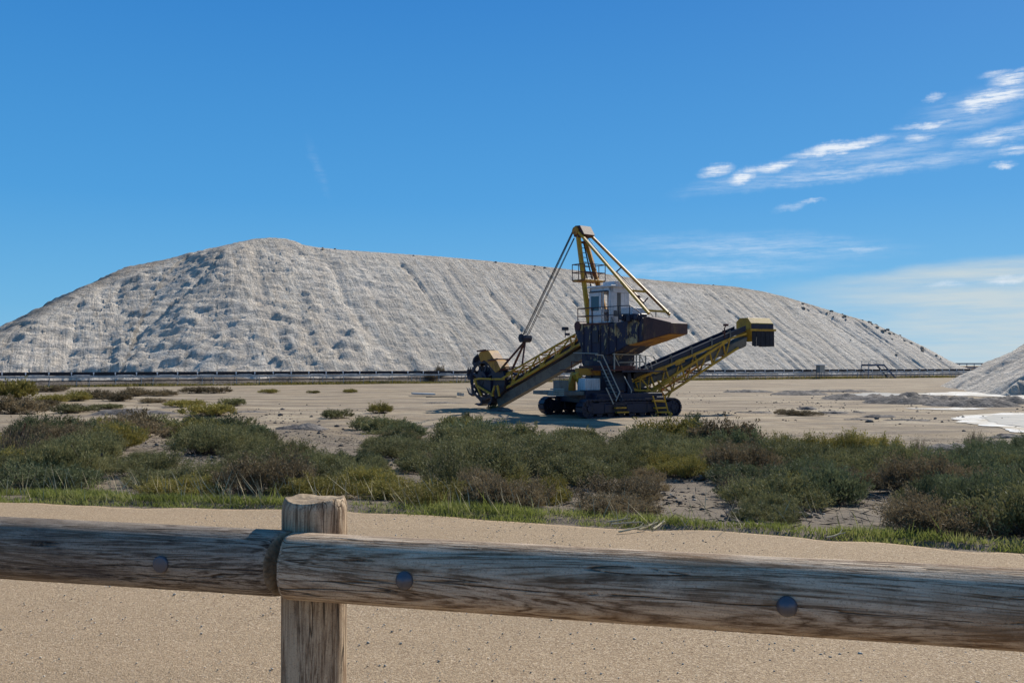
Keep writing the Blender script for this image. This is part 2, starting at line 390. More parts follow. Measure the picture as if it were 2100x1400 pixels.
def salt_mat(name, flow):
    g = NT(name, .92, 0, .15); vo = g.vec('Object')
    fl = g.vec('UV', (1, .13, 1)) if flow else g.vec('Object', (.35, .06, .1), (0, 0, R(-35)))
    n1 = g.noise(vo, .045, 5, .6); n2 = g.noise(vo, .55, 6, .72); n3 = g.noise(vo, 2.6, 5, .75)
    s1 = g.noise(fl, 5.0 if flow else 1.6, 6, .7, .25); s2 = g.noise(fl, 16 if flow else 5, 5, .7, .3)
    dash = g.noise(g.vec('Object', (.55, .55, 1.9), (0, R(12), 0)), 1.1, 5, .7, .4)
    c = g.ramp(n1, [(.35, (.49, .425, .35)), (.52, (.56, .49, .41)), (.7, (.63, .56, .48))])
    c = g.mix(g.rng(s1, .44, .62, 0, .5), c, (.72, .665, .58))
    c = g.mix(g.rng(s2, .50, .66, 0, .5), c, (.38, .335, .275))
    c = g.mix(g.rng(n2, .52, .66, 0, .5), c, (.36, .315, .26))
    c = g.mix(g.rng(dash, .52, .62, 0, .6), c, (.29, .255, .22))  # dark dashes in the colour stand for shadows of small ledges
    if flow:
        th1 = g.noise(g.vec('UV', (1, .05, 1)), 3.2, 4, .6, .6); th2 = g.noise(g.vec('UV', (1, .09, 1), (0, 0, R(8))), 7.5, 5, .6, .8)
        k1 = g.math('MULTIPLY', g.rng(g.math('ABSOLUTE', g.math('SUBTRACT', th1, .5)), 0, .012, 1, 0), g.rng(n2, .40, .52))
        k2 = g.math('MULTIPLY', g.rng(g.math('ABSOLUTE', g.math('SUBTRACT', th2, .52)), 0, .016, 1, 0), g.rng(n2, .56, .44))
        c = g.mix(g.math('MULTIPLY', k1, .62), c, (.24, .205, .165)); c = g.mix(g.math('MULTIPLY', k2, .5), c, (.27, .235, .19))  # thin dark lines put the shade of fine gullies into the colour
        suv = g.n.new('ShaderNodeSeparateXYZ'); g.l.new(g.tc.outputs['UV'], suv.inputs[0])
        c = g.mix(g.math('MULTIPLY', g.math('MULTIPLY', g.rng(suv.outputs[1], .45, .05), g.rng(suv.outputs[0], 9, 13)), g.rng(n2, .38, .55, .15, .9)), c, (.25, .185, .13))
    g.col(c); g.bump(g.math('ADD', g.math('ADD', g.math('MULTIPLY', s2, .9), g.math('MULTIPLY', s1, .9)), g.math('ADD', g.math('MULTIPLY', dash, 1.1), g.math('MULTIPLY', n3, .7))), .9, .55); return g.out()
M_salt = salt_mat('grey_salt', True); M_salt2 = salt_mat('grey_salt_heap', False)
so = link_mesh('salt_mountain', me, mat=M_salt)
tag(so, 'huge grey white salt mountain filling the middle distance behind the belt conveyor', 'salt pile', 'salt heaps')

def mound_point(i_u, i_v): 
    return XY[i_u, i_v, 0], XY[i_u, i_v, 1], H2[i_u, i_v]
# dark lumps strewn near the crest
def rock_mesh(name, seed, mat, n=2):
    import bmesh
    bm = bmesh.new(); bmesh.ops.create_icosphere(bm, subdivisions=n, radius=1)
    r2 = np.random.default_rng(seed)
    d = r2.normal(size=(5, 3)); 
    for v in bm.verts:
        p = np.array(v.co); s_ = 1.0
        for q in d: s_ -= .16 * max(0, float(p @ (q / np.linalg.norm(q))) - .55) * 2.0
        v.co = v.co * (s_ + r2.uniform(-.07, .07))
    me_ = bpy.data.meshes.new(name); bm.to_mesh(me_); bm.free(); me_.materials.append(mat); return me_
g = NT('dark_clod', .95, 0, .1); vo = g.vec('Object'); g.col(g.ramp(g.noise(vo, 2.5, 5), [(.35, (.085, .07, .058)), (.65, (.19, .16, .13))])); g.bump(g.noise(vo, 5, 5), .8, .2); M_clod = g.out()
g = NT('pale_stone', .9, 0, .2); vo = g.vec('Object'); g.col(g.ramp(g.noise(vo, 3, 5), [(.35, (.34, .29, .23)), (.65, (.55, .49, .41))])); g.bump(g.noise(vo, 6, 5), .8, .1); M_stone = g.out()
g = NT('salt_lump_crust', .95, 0, .1); g.col(g.ramp(g.noise(g.vec('Object'), 2.5, 5), [(.35, (.16, .13, .105)), (.65, (.30, .26, .21))])); M_lump = g.out()
rocks = [rock_mesh('salt_lump', 100 + k, M_lump) for k in range(4)]
r3 = np.random.default_rng(5)
cnt = 0
while cnt < 46:
    if cnt < 26: px = r3.uniform(1590, 1860); dn = abs(r3.normal(0, 5)) + .5
    elif cnt < 36: px = r3.uniform(640, 1500); dn = abs(r3.normal(0, 2)) + .2
    else: px = r3.uniform(1600, 1900); dn = r3.uniform(3, 20)
    kk = int(np.argmin(np.abs(np.interp(px, np.linspace(468, 1980, len(RB)), np.arange(len(RB))) - np.arange(len(RB)))))
    a, o_, h = RB[kk]; iu = int(np.argmin(np.abs(uA - a - r3.uniform(-2, 2)))); iv = int(np.argmin(np.abs(vA - (o_ - dn))))
    x, y, z = mound_point(iu, iv)
    if z < 2: continue
    o = link_mesh('salt_lump', rocks[cnt % 4], loc=(x, y, z)); s_ = r3.uniform(.22, .55) * (1.1 if cnt < 26 else .7)
    o.scale = (s_ * 1.3, s_, s_ * .8); o.rotation_euler = (0, 0, r3.uniform(0, 6))
    tag(o, 'small dark lump of crust on the ' + ('right end of the salt mountain crest' if cnt < 26 else ('long middle crest of the salt mountain' if cnt < 36 else 'slope below the salt mountain crest')), 'lump', 'dark lumps strewn along the crest of the salt mountain'); cnt += 1

# right-hand salt heap, cut away at its foot
xs = np.arange(40, 135, .3); ys = np.concatenate([np.arange(82, 112, .25), np.arange(112, 160, .8)])
XX, YY = np.meshgrid(xs, ys, indexing='ij')
sx0, sy0, sx1, sy1, ah = 72.5, 84.0, 84.5, 121.0, 14.6
tt_ = np.clip(((XX - sx0) * (sx1 - sx0) + (YY - sy0) * (sy1 - sy0)) / ((sx1 - sx0) ** 2 + (sy1 - sy0) ** 2), 0, 1)
qx, qy = sx0 + tt_ * (sx1 - sx0), sy0 + tt_ * (sy1 - sy0)
rr = np.sqrt((XX - qx) ** 2 + (YY - qy) ** 2 + 4) - 2
cc2 = tt_ * 38 + np.arctan2(YY - qy, -(XX - qx)) * 12
hh = ah - rr * .60
hh = hh + (-groove((cc2 + fbm(XX / 7, YY / 7, 3, 3) * 3) / 5, rr / 50, 5, .1) * .7 + fbm((cc2 + rr * .4) / 2.5, rr / 1.4, 8, 4, .62) * .35) * np.clip(rr / 5, 0, 1)
cut = YY - (91.0 + fbm(XX / 3.2, XX * 0, 15, 4) * 2.0)
steep = np.clip(cut * 2.4 + fbm(XX / 1.0, YY / 1.0, 19, 4, .65) * 1.3, -1.5, 60)
hh = np.where(cut < 1.6, np.minimum(hh, steep), hh)
me = mesh_np('salt_heap', np.stack([XX, YY, np.maximum(hh, -1)], -1).reshape(-1, 3), grid_faces(len(xs), len(ys)), True)
tag(link_mesh('salt_heap', me, mat=M_salt2), 'smaller grey salt heap with a cut away blocky foot at the right edge', 'salt pile', 'salt heaps')

# ------------------------------------------------------------------ long belt conveyor
g = NT('black_rubber', .75, 0, .3); vo = g.vec('Object'); g.col(g.ramp(g.noise(vo, 1.5, 4), [(.3, (.010, .011, .016)), (.7, (.028, .028, .036))])); M_rub = g.out()
g = NT('galvanised_steel', .55, .3, .4); vo = g.vec('Object'); g.col(g.ramp(g.noise(vo, .8, 5), [(.3, (.20, .22, .24)), (.7, (.42, .45, .47))])); M_galv = g.out()
g = NT('white_idler_bracket', .6, 0, .4); g.col((.72, .74, .76)); M_white = g.out()
org = Vector((P0[0], P0[1], 0))
cv = empty('belt_conveyor', org, 'long low belt conveyor running across the flat along the foot of the salt mountain', 'conveyor')
T3 = Vector((TD[0], TD[1], 0)); Q3 = Vector((QD[0], QD[1], 0)); ZU = Vector((0, 0, 1))
def cl(a, q, z): return T3 * a + Q3 * q + ZU * z
a0, a1 = -30, 262
mb = MB(); mb.extr([cl(a0, -.55, 1.95), cl(a0, .55, 1.95), cl(a0, .62, 2.05), cl(a0, .5, 1.99), cl(a0, .28, 1.80), cl(a0, -.28, 1.80), cl(a0, -.5, 1.99), cl(a0, -.62, 2.05)], T3 * (a1 - a0))
mb2 = MB()
for q in (-.62, .62): mb2.box(cl((a0 + a1) / 2, q, 1.78), T3, Q3, ZU, a1 - a0, .05, .46)
build('carrying_belt', mb2, M_rub, cv)
mb = MB(); mb.box(cl((a0 + a1) / 2, 0, 1.86), T3, Q3, ZU, a1 - a0, 1.1, .06); build('belt_load', mb, M_rub, cv)
for q in (-.72, .72):
    mb = MB(); mb.box(cl((a0 + a1) / 2, q, 1.36), T3, Q3, ZU, a1 - a0, .07, .26); build('stringer', mb, M_galv, cv)
mb = MB(); mb.box(cl((a0 + a1) / 2, 0, .80), T3, Q3, ZU, a1 - a0, .95, .10); mb.box(cl((a0 + a1) / 2, -.5, .80), T3, Q3, ZU, a1 - a0, .04, .16); build('return_belt', mb, M_rub, cv)
mb = MB(); mb.box(cl((120 + a1) / 2, -.78, .95), T3, Q3, ZU, a1 - 120, .04, .10); build('white_pipe', mb, M_white, cv)
leg = MB()
for q in (-.72, .72):
    leg.bar(Vector((.0, q, -.1)), Vector((.12, q * .98, 1.3)), .07)
leg.bar(Vector((.02, -.72, .72)), Vector((.02, .72, .72)), .07)
leg.bar(Vector((.12, -.72, 1.46)), Vector((.12, .72, 1.46)), .06)
br = MB(); br.box((0, -.70, 1.86), (1, 0, 0), (0, 1, 0), (0, 0, 1), .16, .10, .24)
br.box((0, -.70, 1.63), (1, 0, 0), (0, 1, 0), (0, 0, 1), .07, .06, .28)
gr = MB(); gr.box((1.3, -.74, 1.60), (1, 0, 0), (0, 1, 0), (0, 0, 1), 1.9, .05, .06); gr.bar((2.2, -.74, 1.6), (2.6, -.74, 1.46), .05); gr.bar((.4, -.74, 1.6), (.05, -.74, 1.46), .05)
rz = math.atan2(TD[1], TD[0]); meL = meB = meG = None
k = 0; a = a0
while a < a1:
    if meL is None:
        o1 = build('leg_frame', leg, M_galv, cv); o2 = build('idler_bracket', br, M_white, cv); o3 = build('guard_rail', gr, M_white, cv); meL, meB, meG = o1.data, o2.data, o3.data
    else:
        o1 = link_mesh('leg_frame', meL, cv); o2 = link_mesh('idler_bracket', meB, cv); o3 = link_mesh('guard_rail', meG, cv)
    for o in (o1, o2, o3): o.rotation_euler = (0, 0, rz); o.location = T3 * (a + (.6 * ((k * 7) % 3 - 1) if o is o1 else 0))
    if k % 2: bpy.data.objects.remove(o3)
    a += 2.75; k += 1

# crossing stairs over the conveyor, control kiosk, far conveyor
g = NT('blue_grey_paint', .6, .1, .4); vo = g.vec('Object'); g.col(g.ramp(g.noise(vo, 1.2, 4), [(.3, (.045, .065, .11)), (.7, (.09, .12, .18))])); M_blue = g.out()
g = NT('rail_grey_paint', .6, .1, .4); g.col((.30, .29, .26)); M_rail = g.out()
ac, _ = ray_on_line(1790, 748, 0); oc = org + T3 * ac
so = empty('crossover_stairs', oc, 'blue grey footbridge stairs stepping over the belt conveyor', 'footbridge')
mb = MB()
def c2(a, q, z): return T3 * a + Q3 * q + ZU * z
for q in (-1.0, 1.0):
    mb.box(c2(0, q, 2.95), T3, Q3, ZU, 5.0, .08, .42)
mb.box(c2(0, 0, 3.0), T3, Q3, ZU, 5.0, 2.0, .06); build('deck', mb, M_blue, so)
for sgn in (1, -1):
    mb = MB()
    for q in (-1.0, 1.0): mb.bar(c2(sgn * 2.5, q - 0.0, 3.0), c2(sgn * 4.6, q - 1.4, .0), .10, .34)
    for i_ in range(8):
        f_ = (i_ + .5) / 8; mb.box(c2(sgn * (2.5 + 2.1 * f_), -1.4 * f_, 3.0 - 3.0 * f_), T3, Q3, ZU, .28, 1.9, .04)
    build('stair_flight', mb, M_blue, so)
for q in (-1.0, 1.0):
    mb = MB()
    for z_ in (3.5, 4.0): mb.bar(c2(-2.4, q, z_), c2(2.4, q, z_), .05)
    for a_ in (-2.4, -.1, .5, 2.4): mb.bar(c2(a_, q, 3.0), c2(a_, q, 4.0), .05)
    for sgn in (1, -1):
        mb.bar(c2(sgn * 2.4, q, 4.0), c2(sgn * 3.0, q - .3, 3.85), .05); mb.bar(c2(sgn * 3.0, q - .3, 3.85), c2(sgn * 4.6, q - 1.4, 1.0), .05); mb.bar(c2(sgn * 4.6, q - 1.4, 1.0), c2(sgn * 4.6, q - 1.4, .0), .05)
    build('handrail', mb, M_rail, so)
ac, _ = ray_on_line(1683, 748, -1.6); oc = org + T3 * ac + Q3 * -1.6
ko = empty('control_kiosk', oc, 'small pale flat roofed control kiosk on posts beside the belt conveyor', 'kiosk')
mb = MB(); mb.box(c2(0, 0, 2.2), T3, Q3, ZU, 1.5, .9, 1.5); build('cabinet', mb, M_rail, ko)
mb = MB(); mb.box(c2(0, 0, 3.03), T3, Q3, ZU, 2.5, 1.2, .14); build('roof', mb, M_white, ko)
mb = MB()
for a_, q_ in ((-.9, -.4), (.6, -.4), (-.9, .4), (.6, .4)): mb.bar(c2(a_, q_, 0), c2(a_, q_, 3.0), .09)
build('support_post', mb, M_blue, ko)
fo = empty('far_conveyor', (160, 380, 0), 'dark blue elevated conveyor far off between the two salt heaps', 'conveyor')
mb = MB(); mb.box((15, 0, 3.5), (1, 0, 0), (0, 1, 0), (0, 0, 1), 75, 2.0, .5); mb.box((15, 0, 1.9), (1, 0, 0), (0, 1, 0), (0, 0, 1), 75, 1.6, .7); build('gallery', mb, M_blue, fo)
mb = MB()
for i_ in range(26): mb.bar((-22 + i_ * 3, -1, 0), (-22 + i_ * 3, -1, 3.4), .22)
build('support_row', mb, M_blue, fo)

# ------------------------------------------------------------------ bucket wheel machine
def paint(name, base, alt, rust, k, rough=.6, sc=1.0, amt=.5):
    g = NT(name, rough, 0, .35); vo = g.vec('Object')
    n1 = g.noise(vo, 1.1 * sc, 6, .65, .4); n2 = g.noise(g.vec('Object', (1, 1, .25)), 3.2 * sc, 6, .7); n3 = g.noise(vo, 9, 4, .7)
    c = g.mix(g.rng(n1, .52 - .0, .56, 0, k), base, alt)
    c = g.mix(g.rng(n2, .54, .66, 0, amt), c, rust)
    c = g.mix(g.rng(n3, .35, .7, 0, .35), c, tuple(x * .5 for x in base))
    g.col(c); g.bump(n3, .3, .02); return g.out()
M_yel = paint('weathered_yellow_paint', (.52, .29, .025), (.38, .19, .025), (.13, .045, .02), .6, amt=.75)
M_yel2 = paint('rusty_yellow_paint', (.44, .21, .025), (.20, .07, .022), (.10, .03, .015), .8, amt=.8)
M_dark = paint('flaking_dark_paint', (.010, .014, .038), (.020, .018, .028), (.10, .075, .045), .8, .5, 1.0, .25)
M_redd = paint('dark_red_oxide', (.07, .018, .018), (.11, .035, .02), (.03, .012, .014), .7)
M_rust = paint('rusted_plate', (.085, .036, .030), (.05, .024, .026), (.20, .11, .045), .8, amt=.6)
M_cabw = paint('dirty_white_paint', (.62, .62, .64), (.50, .51, .53), (.20, .17, .15), .5, amt=.5)
M_belly = paint('grey_belly_pan', (.15, .15, .135), (.09, .09, .09), (.05, .04, .035), .7)
g = NT('house_patch_paint', .6, 0, .35); vo = g.vec('Object')
pn = g.noise(g.vec('Object', (1, 1, .55)), 1.25, 5, .62, .5); pm = g.noise(vo, .45, 3, .5)
pv = g.noise(g.vec('Object', (1, 1, .5)), 2.3, 6, .68, .3)
c = g.mix(g.rng(g.noise(vo, .8, 4), .4, .6), (.009, .014, .042), (.020, .020, .045))
c = g.mix(g.rng(pv, .50, .58, 0, .8), c, (.055, .032, .024))
c = g.mix(g.math('MULTIPLY', g.rng(pv, .56, .585), g.rng(pm, .36, .46)), c, (.38, .28, .14))
pk = g.noise(g.vec('Object', (5, 5, .35)), 2.5, 6, .75); c = g.mix(g.rng(pk, .55, .66, 0, .6), c, (.10, .048, .028))
g.col(c); g.bump(g.noise(vo, 8, 4), .3, .02); M_house = g.out()
g = NT('cab_glass', .12, 0, .6); g.col((.03, .06, .09)); M_glass = g.out()
g = NT('steel_cable', .6, .5, .4); g.col((.06, .055, .06)); M_cable = g.out()
g = NT('orange_board', .7, 0, .3); g.col((.55, .16, .02)); M_org = g.out()
g = NT('pale_green_steps', .7, 0, .3); g.col((.20, .25, .24)); M_step = g.out()

C0 = Vector((5.75, 55.4, 0))
D_ = Vector((-.64, .77, 0)).normalized(); Nn = Vector((D_.y, -D_.x, 0))       # boom direction, lateral (away from us)
E1 = Vector((math.cos(R(24)), math.sin(R(24)), 0)); Mm = Vector((-E1.y, E1.x, 0))
def on_plane(px, py, p, u):
    r = ray(px, py); n = Vector((-u.y, u.x, 0)); O = Vector((0, 0, EYE))
    t = (p - O).dot(n) / r.dot(n); return O + r * t
def SP(px, py, lat): return on_plane(px, py, C0 + Nn * lat, D_)
def DP(px, py, lat): return on_plane(px, py, C0 + Mm * lat, E1)
mach = empty('bucket_wheel_reclaimer', C0, 'big rusty yellow and black bucket wheel machine on crawler tracks parked before the salt mountain', 'reclaimer')
def B(name, mb, mat, parent=mach, smooth=False, bevel=0, label=None):
    o = build(name, mb, mat, parent, C0, smooth, bevel)
    if label: o['label'] = label
    return o

# crawler tracks
gz0 = -.02
TL, TH, TW = 6.6, 1.08, .75
shoe = MB(); shoe.box((0, 0, 0), (1, 0, 0), (0, 1, 0), (0, 0, 1), .255, TW, .10); shoe.box((0, 0, -.05), (1, 0, 0), (0, 1, 0), (0, 0, 1), .06, TW, .06)
wh = MB(); wh.tube((0, -.25, 0), (0, .25, 0), .21, 14)
dr = MB(); dr.tube((0, -.28, 0), (0, .28, 0), .42, 18); dr.tube((0, -.36, 0), (0, -.28, 0), .18, 12)
for k in range(8):
    t = k * math.pi / 4; dr.box((math.cos(t) * .30, -.30, math.sin(t) * .30), (math.cos(t), 0, math.sin(t)), (0, 1, 0), (-math.sin(t), 0, math.cos(t)), .14, .06, .08)
shoe_me = wh_me = dr_me = None
for lat in (-2.45, 2.45):
    fr = MB(); fr.box(C0 + Mm * lat + ZU * .56, E1, Mm, ZU, TL - 1.15, .62, .62)
    fr.box(C0 + Mm * lat + ZU * .86, E1, Mm, ZU, TL - 2.2, .62, .16)
    for s_ in (-1.6, -.2, 1.2): fr.box(C0 + E1 * s_ + Mm * (lat - .30) + ZU * .55, E1, Mm, ZU, .5, .12, .5)
    tr = B('crawler_track', fr, M_dark, bevel=.03)
    tr['label'] = 'near crawler track of the machine' if lat < 0 else 'far crawler track of the machine'
    Mloc = Matrix(((E1.x, Mm.x, 0, 0), (E1.y, Mm.y, 0, 0), (0, 0, 1, 0), (0, 0, 0, 1)))
    def put(name, mecache, mbx, mat, pos, rotY=0.0):
        if mecache is None:
            o = build(name, mbx, mat, tr); mecache = o.data
        else: o = link_mesh(name, mecache, tr)
        o.matrix_local = Matrix.Translation(pos) @ Mloc @ Matrix.Rotation(rotY, 4, 'Y'); return mecache
    hl = TL / 2 - TH / 2; rr_ = TH / 2 - .05
    per = 4 * hl + 2 * math.pi * rr_; ns_ = int(per / .27)
    for i_ in range(ns_):
        q = i_ * per / ns_
        if q < 2 * hl: p = (-hl + q, rr_); rot = 0
        elif q < 2 * hl + math.pi * rr_: t = (q - 2 * hl) / rr_; p = (hl + math.sin(t) * rr_, math.cos(t) * rr_); rot = t
        elif q < 4 * hl + math.pi * rr_: p = (hl - (q - 2 * hl - math.pi * rr_), -rr_); rot = math.pi
        else: t = (q - 4 * hl - math.pi * rr_) / rr_ + math.pi; p = (-hl + math.sin(t) * rr_, math.cos(t) * rr_); rot = t
        shoe_me = put('track_shoe', shoe_me, shoe, M_dark, E1 * p[0] + Mm * lat + ZU * (TH / 2 + p[1]), rot)
    for i_ in range(7): wh_me = put('road_wheel', wh_me, wh, M_dark, E1 * (-2.1 + i_ * .7) + Mm * lat + ZU * .28)
    for s_ in (-1, 1): dr_me = put('drive_wheel', dr_me, dr, M_dark, E1 * s_ * hl + Mm * lat + ZU * TH / 2)

# chassis deck and column
mb = MB(); mb.box(C0 + ZU * 1.22, E1, Mm, ZU, 4.4, 5.0, .34); mb.box(C0 + ZU * .8, E1, Mm, ZU, 2.4, 4.6, .5)
for s_ in (-1.9, 1.9): mb.box(C0 + E1 * s_ + ZU * .98, E1, Mm, ZU, .5, 5.4, .4)
B('chassis_frame', mb, M_dark, bevel=.03)
mb = MB()
for z0, z1, w0, w1 in ((1.39, 2.75, 2.3, 1.9),):
    pts = []
    for z_, w_ in ((z0, w0), (z1, w1)):
        for sx2, sy2 in ((-1, -1), (1, -1), (1, 1), (-1, 1)): pts.append(C0 + E1 * sx2 * w_ / 2 + Mm * sy2 * w_ / 2 + ZU * z_)
    mb.hexa(pts)
B('pedestal', mb, M_dark, bevel=.05)
mb = MB(); mb.tube(C0 + ZU * 2.75, C0 + ZU * 2.95, 1.75, 32); B('slewing_ring', mb, M_redd)
mb = MB(); mb.tube(C0 + ZU * 2.953, C0 + ZU * 3.25, 1.45, 32); B('ring_gear', mb, M_dark)
# walkway ring platform
mb = MB(); mb.box(C0 - D_ * -.3 + ZU * 2.70, D_, Nn, ZU, 4.0, 3.6, .08); B('lower_walkway', mb, M_redd)
mb = MB(); mb.box(C0 + ZU * 3.75, D_, Nn, ZU, 2.35, 2.3, 1.62)
B('turret_column', mb, M_house, bevel=.12)
# diagonal support and beam on the left of the column
mb = MB(); P = lambda x, y, l=-.6: DP(x, y, l)
mb.bar(P(1183, 762), P(1232, 762), .5, .42); B('outrigger_beam', mb, M_yel2, bevel=.03)
mb = MB(); mb.bar(P(1181, 764), P(1186, 775), .38, .4); mb.bar(P(1185, 773), P(1196, 803), .26, .3); B('support_strut', mb, M_yel, bevel=.03)
mb = MB(); mb.bar(P(1178, 764, -.2), P(1166, 803, -.2), .3, .34); B('support_strut', mb, M_yel2, bevel=.03)
mb = MB(); mb.bar(P(1190, 757, -.4), P(1192, 743, -.4), .05); mb.bar(P(1172, 757, -.4), P(1172, 741, -.4), .05); mb.bar(P(1172, 741, -.4), P(1192, 743, -.4), .05); B('end_railing', mb, M_redd)
def dbox(x0, y0, x1, y1, lat, dep):
    a_ = P(x0, y0, lat); b_ = P(x1, y1, lat); m = MB()
    l_ = (b_ - a_).dot(E1); zc = (a_.z + b_.z) / 2; c_ = a_ + E1 * l_ / 2 + Mm * dep / 2; c_.z = zc
    return m.box(c_, E1, Mm, ZU, l_, dep, abs(a_.z - b_.z))
o = B('equipment_cabinet', dbox(1199, 776, 1231, 803, -1.5, .9), M_cabw, bevel=.02, label='pale corrugated metal equipment cabinet')
for i_ in range(9):
    B('cabinet_rib', dbox(1200 + i_ * 3.5, 777, 1201.6 + i_ * 3.5, 802, -1.54, .05), M_cabw, o)
B('equipment_cabinet', dbox(1147, 780, 1166, 806, -1.0, .8), M_belly, bevel=.02, label='dark grey equipment cabinet on the chassis deck')
B('tank', dbox(1202, 800, 1250, 823, -1.9, .8), M_dark, bevel=.03)
B('orange_panel', dbox(1172, 779, 1181, 802, -.3, .05), M_org)
B('deck_platform', dbox(1140, 803, 1246, 809, -1.7, 3.0), M_belly)
for i_ in range(4):
    B('access_step', dbox(1134 - 0 + i_ * -2 + 4, 797 + i_ * 4, 1157, 799 + i_ * 4, -2.0 - i_ * .1, .6), M_step)

# house: loft of sections along the superstructure
def sec(px, yt, yb, hw):
    a_ = SP(px, yt, -hw); b_ = SP(px, yb, -hw); return a_, b_, hw
secs = [sec(1178, 668, 676, 1.1), sec(1186, 664, 702, 1.2), sec(1197, 663, 726, 1.2), sec(1247, 663, 728, 1.2), sec(1262, 662, 722, 1.15), sec(1285, 657, 709, 1.05), sec(1318, 651, 699, .97)]
def loft(secs):
    m = MB(); vs_ = []; fs = []
    for a_, b_, hw in secs: vs_ += [b_, b_ + Nn * 2 * hw, a_ + Nn * 2 * hw, a_]
    for i_ in range(len(secs) - 1):
        k = i_ * 4
        for j in range(4): fs.append((k + j, k + (j + 1) % 4, k + 4 + (j + 1) % 4, k + 4 + j))
    fs.append((0, 1, 2, 3)); fs.append(tuple(len(vs_) - 4 + j for j in (3, 2, 1, 0)))
    return m.add(vs_, fs)
house = B('machinery_house', loft(secs), M_house, bevel=.04)
for x_, y0_, y1_ in ((1196, 666, 722), (1212, 666, 726), (1230, 666, 726), (1247, 666, 726), (1262, 666, 719), (1288, 660, 706), (1308, 656, 700)):
    hw_ = float(np.interp(x_, [1178, 1186, 1247, 1262, 1285, 1318], [1.1, 1.2, 1.2, 1.15, 1.05, .97])) + .03
    mm_ = MB(); mm_.bar(SP(x_, y0_, -hw_), SP(x_, y1_, -hw_), .07, .06); B('stiffener_rib', mm_, M_house, house)
mm_ = MB(); mm_.box(SP(1221, 690, -1.23), D_, Nn, ZU, .5, .06, .7); B('access_hatch', mm_, M_dark, house, bevel=.01)
mm_ = MB(); mm_.box(SP(1222, 664, -1.2), D_, Nn, ZU, 2.1, .10, .10); B('edge_beam', mm_, M_redd, house)
cw = B('counterweight', loft([sec(1318.5, 649, 699.5, .98), sec(1330, 650, 696, .93), sec(1376, 661, 683.5, .72)]), M_rust, bevel=.03)
mb = MB(); mb.hexa([p for p in (
    SP(1290, 708.5, -.98), SP(1372, 685.5, -.7), SP(1372, 685.5, -.7) + Nn * 1.4, SP(1290, 708.5, -.98) + Nn * 1.96,
    SP(1290, 706.5, -.98), SP(1372, 683.5, -.7), SP(1372, 683.5, -.7) + Nn * 1.4, SP(1290, 706.5, -.98) + Nn * 1.96)])
B('counterweight_keel', mb, M_yel2)
mb = MB(); mb.tube(SP(1184, 668, -1.25), SP(1184, 668, -1.25) + Nn * 2.5, .28, 14); B('winch_drum', mb, M_redd)
mb = MB()
for k in range(9):
    p = SP(1278 + k * 5, 651 + (k * 37 % 4) - k * .4, -1.0 + .15 * (k % 3)); mb.box(p, D_, Nn, ZU, .26, .5, .28 + .1 * (k % 2))
B('winch_motor', mb, M_dark, bevel=.04)

# cab
cz0 = SP(1255, 661, -.95).z
pc = SP(1252, 661, -.95); ch = SP(1252, 588, -.95).z - cz0
cabL, cabW = 1.66, 1.55
cabo = MB()
c_far = pc + D_ * cabL
# posts and walls of the cab built as separate panels so the doorway is open
def wall(p, u, l, z0, z1, th=.06):
    c_ = p + u * l / 2; c_.z = cz0 + (z0 + z1) / 2; n_ = Vector((-u.y, u.x, 0)); return (c_, u, n_, ZU, l, th, z1 - z0)
cabo.box(*wall(pc, D_, .10, 0, ch)); cabo.box(*wall(pc + D_ * .55, D_, .08, 0, ch)); cabo.box(*wall(pc + D_ * (cabL - .12), D_, .12, 0, ch))
cabo.box(*wall(pc, D_, cabL, ch - .22, ch)); cabo.box(*wall(pc + Nn * .0, Nn, cabW, 0, .35)); cabo.box(*wall(pc, Nn, cabW, ch - .30, ch))
cabo.box(*wall(pc, Nn, .22, 0, ch)); cabo.box(*wall(pc + Nn * (cabW - .1), Nn, .1, 0, ch))
cabo.box(*wall(c_far, Nn, cabW, 0, .9)); cabo.box(*wall(c_far, Nn, cabW, ch - .3, ch)); cabo.box(*wall(c_far, Nn, .1, 0, ch)); cabo.box(*wall(c_far + Nn * (cabW - .1), Nn, .1, 0, ch))
cabo.box(*wall(pc + Nn * cabW, D_, cabL, 0, .9)); cabo.box(*wall(pc + Nn * cabW, D_, cabL, ch - .3, ch)); 
cf = pc + D_ * cabL / 2 + Nn * cabW / 2; cf.z = cz0 + .04; cabo.box(cf, D_, Nn, ZU, cabL, cabW, .08)
cab = B('operator_cab', cabo, M_cabw, label='white operator cab with an open doorway')
mb = MB(); cr = cf.copy(); cr.z = cz0 + ch + .06; mb.box(cr, D_, Nn, ZU, cabL + .35, cabW + .25, .11); B('roof', mb, M_cabw, cab, bevel=.02)
mb = MB(); cr2 = cr - D_ * .25 + Nn * .1; cr2.z += .18; mb.box(cr2, D_, Nn, ZU, 1.0, .9, .26); B('air_conditioner', mb, M_cabw, cab, bevel=.05)
mb = MB(); dp = pc + D_ * .66 - Nn * .09; dw = cabL - .66 - .02
mb.box(*wall(dp, D_, .16, .02, ch - .26, .05)); mb.box(*wall(dp + D_ * (dw - .14), D_, .14, .02, ch - .26, .05))
mb.box(*wall(dp + D_ * .16, D_, dw - .30, .02, .72, .05)); mb.box(*wall(dp + D_ * .16, D_, dw - .30, ch - .48, ch - .26, .05))
door = B('door', mb, M_cabw, cab)
mb = MB(); mb.box(*wall(dp + D_ * .16, D_, dw - .30, .73, ch - .49, .02)); B('window', mb, M_glass, cab)
mb = MB(); mb.bar(pc + D_ * .1 - Nn * .12 + ZU * (ch - .24), pc + D_ * (cabL) - Nn * .12 + ZU * (ch - .24), .07); B('door_rail', mb, M_dark, cab)
